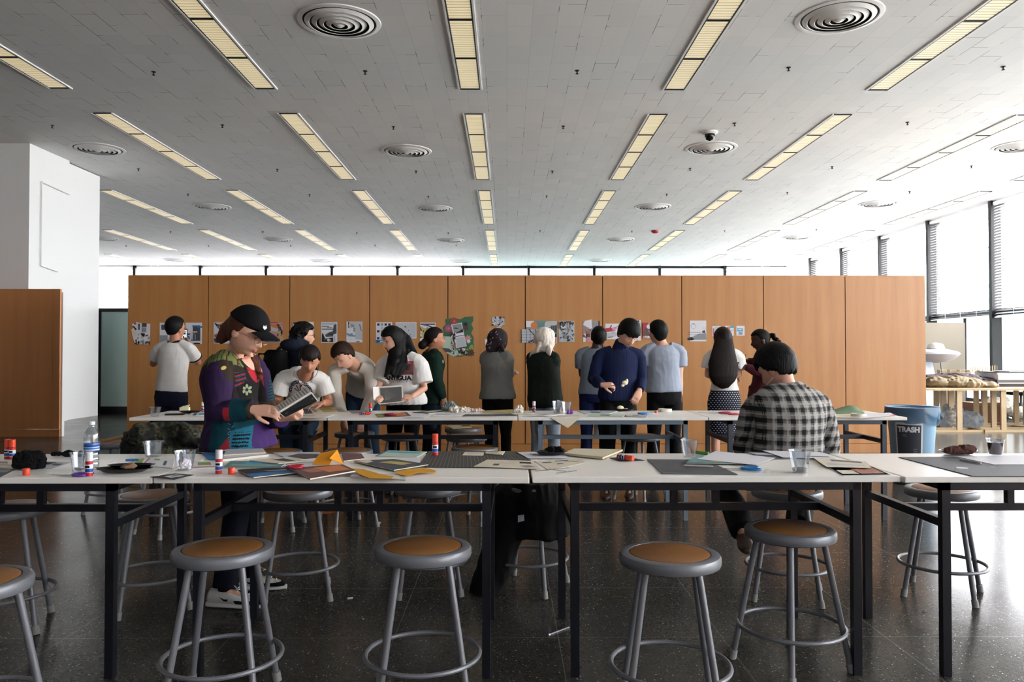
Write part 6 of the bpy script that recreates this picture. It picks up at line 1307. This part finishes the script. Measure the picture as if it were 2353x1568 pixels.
gcap(1508, 951, 'pink glue cap beside the blue scissors on the back table', m=mat('cap_pink', 'e0706a', .4))
tape = lambda a, b, l: tag(MB().lathe([(.048, 0), (.062, 0), (.062, .024), (.048, .024), (.048, 0)], 36).build('tape_roll', mat('masking_tape', 'ddd8c8', .5), loc=Wz(a, b, TZ+.001), smooth=40), l, 'tape')
tape(1528, 946, 'white masking tape roll before the man in grey tee'); 
scissors(1650, 950, 172, 'pink scissors before the polka dot skirt', 'c43a58', 1.4, blade=.13); scissors(1672, 953, 176, 'second pink scissors lying closest to the plaid shirt', 'd0486a', 1.2, blade=.05)
glue(1702, 952, 'red glue stick lying beside the pink scissors', 'orange', 1.0, lying=-15)
mb = MB().use(mat('green_felt', '5f7c58', .8)); A = Wz(1918, 948, TZ+.001)
mb.sheet(lambda u, v: Wz(1912+72*u+6*v, 951-9*v, TZ+.002)+V3(0, 0, .035*max(0, math.sin(u*PI*1.1))*v+.012*math.sin(u*9+v*3)*v*u), 14, 6, .002); tag(mb.build('felt_cloth', None, smooth=60), 'green felt cloth on the back table right of plaid shirt', 'cloth')
flat('magazine_page', 'tan page under the tape roll at right of the back table', 'page', [(1925, 952), (2025, 950), (2015, 960), (1915, 960)], 0, .0012, 'e')
tape(1973, 957, 'white masking tape roll beside the green felt cloth')
flat('sheet', 'white paper with red corner at right end of back table', 'paper', [(1990, 951), (2045, 949), (2062, 956), (1972, 962)], .003, .0012, 'w', [('p', 'r', [(.8, .8), (1, .6), (1, .95)])])
# magazine on the stool by the wall, stick on the left stool
p_ = SS.location; flat('magazine', 'open magazine lying on the stool seat near the oak wall', 'magazine', [(1022, 980), (1082, 977), (1084, 983), (1040, 986)], .001, .006, 'y', [('r', 'l', .1, .1, .5, .9), ('r', 'k', .6, .1, .95, .5)], base=.612)
stick('wooden_stick', 'long wooden stick resting on the left stool by camouflage jacket', 'stick', (232, 1014), (300, 999), .012, mat('raw_wood', 'a8865c', .6), base=.612)
# ---------------------------------------------------------------- jackets
def m_camo():
    m = mat('camouflage_cloth', '2a2a20', .7); N, L, b = nodes(m); co, s = coords(N, L)
    n = N.new('ShaderNodeTexNoise'); n.inputs['Scale'].default_value = 11; L.new(co, n.inputs['Vector']); r = N.new('ShaderNodeValToRGB'); r.color_ramp.interpolation = 'CONSTANT'
    e = r.color_ramp.elements; e[0].color = srgb('0e0e0c')+(1,); e[0].position = 0; e[1].color = srgb('23241a')+(1,); e[1].position = .45
    q = e.new(.53); q.color = srgb('45452f')+(1,); q = e.new(.60); q.color = srgb('15140f')+(1,); q = e.new(.66); q.color = srgb('56513c')+(1,)
    L.new(n.outputs[0], r.inputs[0]); L.new(r.outputs[0], b.inputs['Base Color']); return m
r = empty('jacket', (NS.location.x, NS.location.y, .61), 'dark camouflage jacket heaped on a stool left of the woman in cap', 'jacket'); mb = MB()
Yj = NS.location.y
for a, b, dy, rx, ry, rz in ((385, 1012, 0, .26, .2, .10), (340, 1003, -.05, .15, .16, .10), (410, 1000, .02, .2, .15, .08), (360, 1035, -.12, .2, .10, .08), (310, 1030, 0, .09, .14, .11), (420, 1025, -.08, .16, .1, .07), (375, 990, .05, .14, .12, .05)): mb.sph(W(a, b, Yj+dy), V3(rx, ry, rz), 16, 10)
mb.tube([W(410, 995, Yj-.1), W(440, 1002, Yj-.18), W(468, 1018, Yj-.2)], [.09, .075, .055], 14); mb.tube([W(312, 1000, Yj), W(300, 1030, Yj-.05), W(292, 1050, Yj-.05)], [.08, .07, .05], 12); mb.tube([W(345, 985, Yj-.05), W(395, 978, Yj), W(420, 985, Yj+.05)], .035, 10)
remesh(mb, 'jacket_cloth', .008, r, [m_camo()], 1, wr=.03, wscale=(9, 9, 12), seed=4)
r = empty('coat', (JS.location.x, JS.location.y, .61), 'long black coat draped over a stool below the centre table', 'coat'); mb = MB(); Yj = JS.location.y
for a, b, dy, rx, ry, rz in ((1222, 1120, 0, .19, .18, .06), (1180, 1160, -.05, .13, .16, .16), (1262, 1165, 0, .12, .18, .17), (1225, 1190, -.1, .16, .1, .10)): mb.sph(W(a, b, Yj+dy), V3(rx, ry, rz), 18, 12)
mb.loft([mb.ring(W(a, b, Yj-.04), V3(w, 0, 0), V3(0, d, 0), 24) for a, b, w, d in ((1222, 1106, .16, .14), (1225, 1150, .205, .19), (1228, 1200, .205, .2), (1234, 1226, .19, .2))])
mb.loft([mb.ring(W(a, b, Yj-.08), V3(w, 0, 0), V3(0, d, 0), 20) for a, b, w, d in ((1180, 1180, .12, .14), (1160, 1240, .10, .12), (1138, 1300, .10, .11), (1120, 1350, .095, .11), (1108, 1388, .07, .1))])
remesh(mb, 'coat_cloth', .007, r, [BCL], 3, wr=.022, wscale=(8, 8, 3), seed=9)
MB().poly([W(1190, 1185, Yj-.33), W(1204, 1183, Yj-.33), W(1205, 1197, Yj-.33), W(1190, 1201, Yj-.33)], .001, V3(0, -1, 0)).build('care_label', mat('care_tag', 'b8bcc8', .6), r, off=r.location)
# ---------------------------------------------------------------- trash can
Yt = 8.3; c = W(2094, 814, Yt); r = empty('trash_can', (c.x, Yt, 0), 'blue grey round trash can with liner and arrow poster', 'trash can'); r.scale = (.93, .93, 1.0); TC = mat('can_blue_grey', '7497b0', .5)
MB().lathe([(.001, .01), (.20, .01), (.205, .02), (.245, .62), (.248, .70), (.268, .705), (.275, .79), (.280, .80), (.280, .815), (.262, .815), (.255, .7), (.2, .05), (.001, .04)], 56).build('can_body', TC, r, smooth=35)
mb = MB()
for sx in (-1, 1): mb.tube([V3(sx*.27, -.06, .76), V3(sx*.32, -.06, .70), V3(sx*.32, .06, .70), V3(sx*.27, .06, .76)], .016, 8); 
mb.build('handle', mat('can_dark', '3c4c5a', .5), r, smooth=40)
mb = MB(); nn_ = 48; rr = []
for q, (ra, z0) in enumerate(((.250, .79), (.283, .822), (.286, .80), (.284, .76))): rr.append([V3(ra*math.cos(t), ra*math.sin(t), z0-(0 if q < 2 else (q-1)*(.03+.03*math.sin(t-.3)*-1+.008*math.sin(t*5)))) for t in [2*PI*i/nn_ for i in range(nn_)]])
mb.loft(rr, False); mb.build('bin_liner', m_sheer('liner_film', 'c8d4de', .5), r, smooth=60)
mb = MB(); ps = []
def onc(u, z, d=.0): a = -PI/2+u; ra = .205+(z-.02)*.0667+.004+d; return V3(ra*math.cos(a), ra*math.sin(a), z)
def arc(u0, u1, z0, z1, m, d, k=8, zf=None):
    mb.use(m); vs = []; 
    for j in (0, 1):
        for i in range(k+1): u = u0+(u1-u0)*i/k; vs.append(onc(u, (z0 if j == 0 else z1) if zf is None else (zf(u) if j == 0 else z1), d))
    mb.add(vs, [(i, i+1, k+2+i, k+1+i) for i in range(k)])
u0, u1 = -1.22, -.02; uc = (u0+u1)/2
arc(u0, u1, .14, .66, GW, .001); arc(u0+.08, u1-.08, .2, .635, mat('poster_charcoal', '3c4046', .5), .003, 16, lambda u: .165+.13*abs(u-uc)/(u1-uc))
vs, fs = textmesh('TRASH', .075, bold=.004)
mb.use(GW).add([onc(uc+v.x/.25, .585+v.y, .005) for v in vs], fs)
for u, z in ((-.12, .53), (-.12, .515), (.32, .38), (.32, .36), (.32, .34)): arc(u-.08+uc-.05, u+.08+uc-.05, z, z+.005, mat('poster_small_text', '8a8e94', .5), .005, 4)
mb.build('arrow_poster', None, r)
# ---------------------------------------------------------------- model making area at the right
PINE = mat('raw_pine', 'c9b08c', .6, noise=.12, nscale=6)
Yl = 13.6; r = empty('timber_table', W(2130, 814, Yl)*Vector((1, 1, 0)), 'long raw timber frame table near the right windows', 'table'); X0 = W(2080, 814, Yl).x; off = r.location
MB().box(X0, X0+4.2, Yl, Yl+1.5, .735, .775).build('table_top', PINE, r, off=off)
for j in range(4):
    yy = Yl+.03+.46*j; m_ = MB()
    for i in range(6): m_ = MB().box(X0+.15+.78*i+.12*j, X0+.24+.78*i+.12*j, yy, yy+.04, .04, .735); m_.build('post', PINE, r, off=off)
    MB().box(X0, X0+4.2, yy, yy+.05, 0, .04).build('floor_rail', PINE, r, off=off)
for i in range(4): MB().box(X0+.3+1.1*i, X0+.34+1.1*i, Yl, Yl+1.5, .0, .045).build('cross_rail', PINE, r, off=off)
def heap(label, pts, m, seed, z):
    r = empty('jacket', (W(pts[0][0], 814, pts[0][2]).x, pts[0][2], z), label, 'jacket'); mb = MB()
    for a, b, y_, rx, ry, rz in pts: c = W(a, b, y_); c.z = z+rz*.9; mb.sph(c, V3(rx, ry, rz), 16, 10)
    remesh(mb, 'jacket_cloth', .015, r, [m], 1, wr=.05, wscale=(5, 5, 8), seed=seed); return r
heap('dark purple grey jacket heaped on the timber table', [(2150, 868, 14.6, .4, .3, .11), (2210, 868, 14.6, .45, .3, .12), (2250, 873, 14.5, .35, .3, .09), (2180, 866, 14.8, .4, .2, .13)], cloth('plum_grey', '3a3038'), 6, .775)
heap('olive brown coat lying at the front of the timber table', [(2150, 878, 13.95, .25, .2, .10), (2190, 878, 13.95, .3, .2, .11), (2225, 882, 13.95, .3, .2, .08), (2260, 886, 14.0, .25, .2, .05)], cloth('olive_brown', '6a5f4c'), 7, .775)
A, B = W(2095, 742, 19), W(2217, 742, 19); tag(MB().box(A.x, B.x, 19, 19.06, 0, A.z).build('display_board', mat('board_cream', '9a9182', .7)), 'tall plain cream display board behind the timber table', 'board')
p = W(2150, 812, 15.9); r = empty('plastic_umbrella', (p.x, 15.9, .0), 'white plastic covered model like a small umbrella on thin legs', 'model'); PW = mat('white_film', 'c4c6d0', .4)
MB().lathe([(.02, 1.50), (.25, 1.47), (.42, 1.42), (.45, 1.38), (.36, 1.30), (.2, 1.22), (.05, 1.2)], 32).build('canopy', PW, r, smooth=50); MB().lathe([(.001, 1.62), (.14, 1.58), (.17, 1.5), (.1, 1.44)], 24).build('top_bulb', WT, r, smooth=60)
MB().tube([(.1, 0, 1.25), (.2, 0, 0)], .014, 8).build('leg', STEEL, r); MB().tube([(-.1, .1, 1.25), (-.2, .2, 0)], .014, 8).build('leg', STEEL, r); MB().tube([(-.15, 0, 1.3), (-.1, .02, .9), (-.05, .02, .3), (-.05, 0, 0)], [.06, .09, .12, .14], 12).build('film_drape', m_sheer('film', 'e8ecf4', .7), r, smooth=60)
# long side table with stick model, board stack
Ys = 16.5; xa, xb = W(2190, 814, Ys).x, W(2420, 814, Ys).x; r = empty('side_table', (xa, Ys, 0), 'grey metal leg table behind the timber table under the windows', 'table'); off = r.location
MB().box(xa, xb, Ys, Ys+.8, .76, .79).build('table_top', mat('grey_top', 'a8a49c', .5), r, off=off)
for x_ in (xa+.1, (xa+xb)/2, xb-.1):
    for y_ in (Ys+.05, Ys+.75): MB().box(x_-.02, x_+.02, y_-.02, y_+.02, 0, .76).build('leg', STEEL, r, off=off)
mb = MB(); rn = R(8)
for i in range(34): x_ = W(2222, 814, Ys+.4).x+.018*i; mb.box(x_, x_+.007, Ys+.3+.02*(i % 3), Ys+.31+.02*(i % 3), .79, .79+rn.uniform(.30, .36))
mb.box(W(2222, 814, Ys+.4).x-.02, W(2222, 814, Ys+.4).x+.65, Ys+.28, Ys+.4, .79, .80); tag(mb.build('stick_model', PINE), 'architectural model of upright thin wooden sticks on the side table', 'model')
mb = MB(); x_ = W(2160, 814, 15.6).x
for i in range(6): mb.box(x_, x_+.8, 15.6+.1*(i % 2), 15.61+.1*(i % 2), .80+.05*i, .81+.05*i)
for i in range(5): mb.box(x_+.2*i, x_+.01+.2*i, 15.6, 15.71, .78, 1.06)
mb2 = mb; tag(mb2.build('rack_model', PINE), 'low open wooden rack model behind the jackets', 'model')
p = W(2228, 848, Ys+.2); tag(MB().lathe([(.001, .79), (.06, .79), (.075, .98), (.07, .98), (.055, .80), (.001, .80)], 24).build('jar', CUP, loc=(p.x, Ys+.2, 0), smooth=40), 'clear jar left of the upright stick model', 'jar')
xs_ = W(2283, 814, 14.3).x; zz = .775
for i, (h_, w_, c_) in enumerate(((.06, .95, 'k'), (.02, 1.0, 'l'), (.05, .9, 'd'), (.10, 1.0, 'w'), (.03, .95, 'l'), (.015, 1.0, 'k'))):
    tag(MB().box(xs_+.02*(i % 2), xs_+w_, 14.2, 14.9, zz, zz+h_-.002).build('board', pm_(c_)), ('black board at the bottom of the stack on timber table', 'thin pale board second from the bottom of stack', 'dark grey board third from the bottom of stack', 'thick white block in the middle of the board stack', 'pale board second from the top of the stack', 'thin black board topmost of the stack on the timber table')[i], 'board', 'boards stacked on the timber table'); zz += h_
p = W(2310, 840, 14.4); tag(MB().lathe([(.001, 0), (.12, 0), (.14, .02), (.001, .02)], 24).build('dish', pm_('l'), loc=(p.x, 14.5, zz)), 'small pale dish on top of the board stack', 'dish')
mb = MB(); a = W(2262, 814, 15.3); r = empty('cardboard_box', (a.x, 15.4, 0), 'brown cardboard box on the floor under the side table', 'box'); MB().box(-.28, .3, -.2, .2, 0, .42).build('box_body', mat('kraft', '8a6248', .8), r); MB().box(-.29, .31, -.21, -.19, .36, .42).build('box_flap', mat('kraft_light', '9a7456', .8), r)
r = lump('plastic_bag', 'large translucent plastic bag of scraps under the timber table', 'bag', 2195, 985, (.4, .3, .42), m_sheer('bag_film', 'd8dce2', .8), 44, base=0, vox=.02, wr=.04)
r = lump('white_sack', 'white sacks piled beside the cardboard box', 'sack', 2300, 960, (.5, .3, .45), mat('sack_white', 'd8d4cc', .8), 45, base=0, vox=.02, wr=.04)
# chair by the window
p = V3(W(2345, 814, 17.5).x, 17.5, 0); r = empty('office_chair', p, 'dark swivel chair near the right windows', 'chair')
MB().box(-.24, .24, -.22, .22, .45, .52).build('seat', BCL, r); MB().box(-.22, .22, .2, .25, .62, 1.0).build('backrest', BCL, r); MB().tube([(0, 0, .1), (0, 0, .46)], .03, 10).build('pedestal', STEEL, r)
for k in range(5): a = 2*PI*k/5; MB().tube([(0, 0, .12), (.28*math.cos(a), .28*math.sin(a), .05)], .02, 8).sph((.28*math.cos(a), .28*math.sin(a), .03), .03, 8, 6).build('castor_leg', BLACK, r)
# ---------------------------------------------------------------- bits on the floor
def fl(label, pts, m, name='paper_scrap', cat='paper'): return tag(MB().use(m).poly([Wz(a, b, .001) for a, b in pts], .001).build(name, None), label, cat)
fl('orange paper on the floor beneath the stool behind orange card', [(728, 1176), (742, 1170), (800, 1169), (802, 1173), (768, 1178), (752, 1181), (728, 1181)], mat('orange_sheet', 'c8642a', .6), 'paper_sheet')
fl('white paper scrap on floor right of a stool foot, farthest back', [(862, 1202), (876, 1200), (872, 1207), (864, 1208)], pm_('w')); fl('white rectangular scrap on the floor between two front stools', [(799, 1374), (812, 1373), (810, 1377), (798, 1378)], pm_('w')); fl('tiny white scrap on the floor nearest the second front stool', [(831, 1422), (837, 1423), (835, 1425)], pm_('w'))
fl('dark leaf scrap on the polished floor at right', [(2118, 1405), (2124, 1404), (2128, 1408), (2121, 1409)], pm_('k'), 'leaf_scrap', 'scrap')
A, B = Wz(1262, 1459, .003), Wz(1308, 1442, .003); tag(MB().tube([A, B], .0035, 6).sph(A, .008, 8, 6).build('metal_rod', mat('bright_metal', 'd0d4e0', .25, .7), smooth=40), 'thin shiny metal rod on floor beside the central table leg', 'rod')
# ---------------------------------------------------------------- bare trees outside
def tree(x, y, h, seed, label):
    rn = R(seed); r = empty('bare_tree', (x, y, -.3), label, 'tree', 'bare trees outside the windows'); mb = MB()
    def br(p, d, l, ra, dep):
        q = p+d*l*.5+V3(rn.uniform(-.05, .05), rn.uniform(-.05, .05), 0)*l; e = q+(d+V3(rn.uniform(-.2, .2), rn.uniform(-.2, .2), rn.uniform(0, .15)))*l*.5
        mb.tube([p, q, e], [ra, ra*.85, ra*.65], 5, cap=False)
        if dep:
            for k in range(3 if dep > 2 else 2): br(q if k == 2 else e, (d+V3(rn.uniform(-.8, .8), rn.uniform(-.8, .8), rn.uniform(-.15, .5))).normalized(), l*rn.uniform(.6, .8), ra*.6, dep-1)
    br(V3(0, 0, 0), V3(0, 0, 1), h*.34, .15, 6); mb.build('trunk', mat('bark', '4a4440', .9), r)
for i, (x, y, h, s) in enumerate(((-18.5, 40, 9, 1), (-14, 42, 10, 2), (-9, 41, 9, 3), (-4.5, 43, 11, 4), (9.5, 41, 9, 5), (17.5, 30, 10, 6), (18, 23.5, 9, 7), (17.5, 17.5, 10, 8))):
    tree(x, y, h, s, ('bare tree outside far windows, leftmost', 'bare tree outside far windows, second from left', 'bare tree outside far windows, third from left', 'bare tree outside far windows behind the middle of partition', 'bare tree outside far windows near the right corner', 'bare tree outside right windows, farthest', 'bare tree outside right windows, middle', 'bare tree outside right windows, nearest')[i])
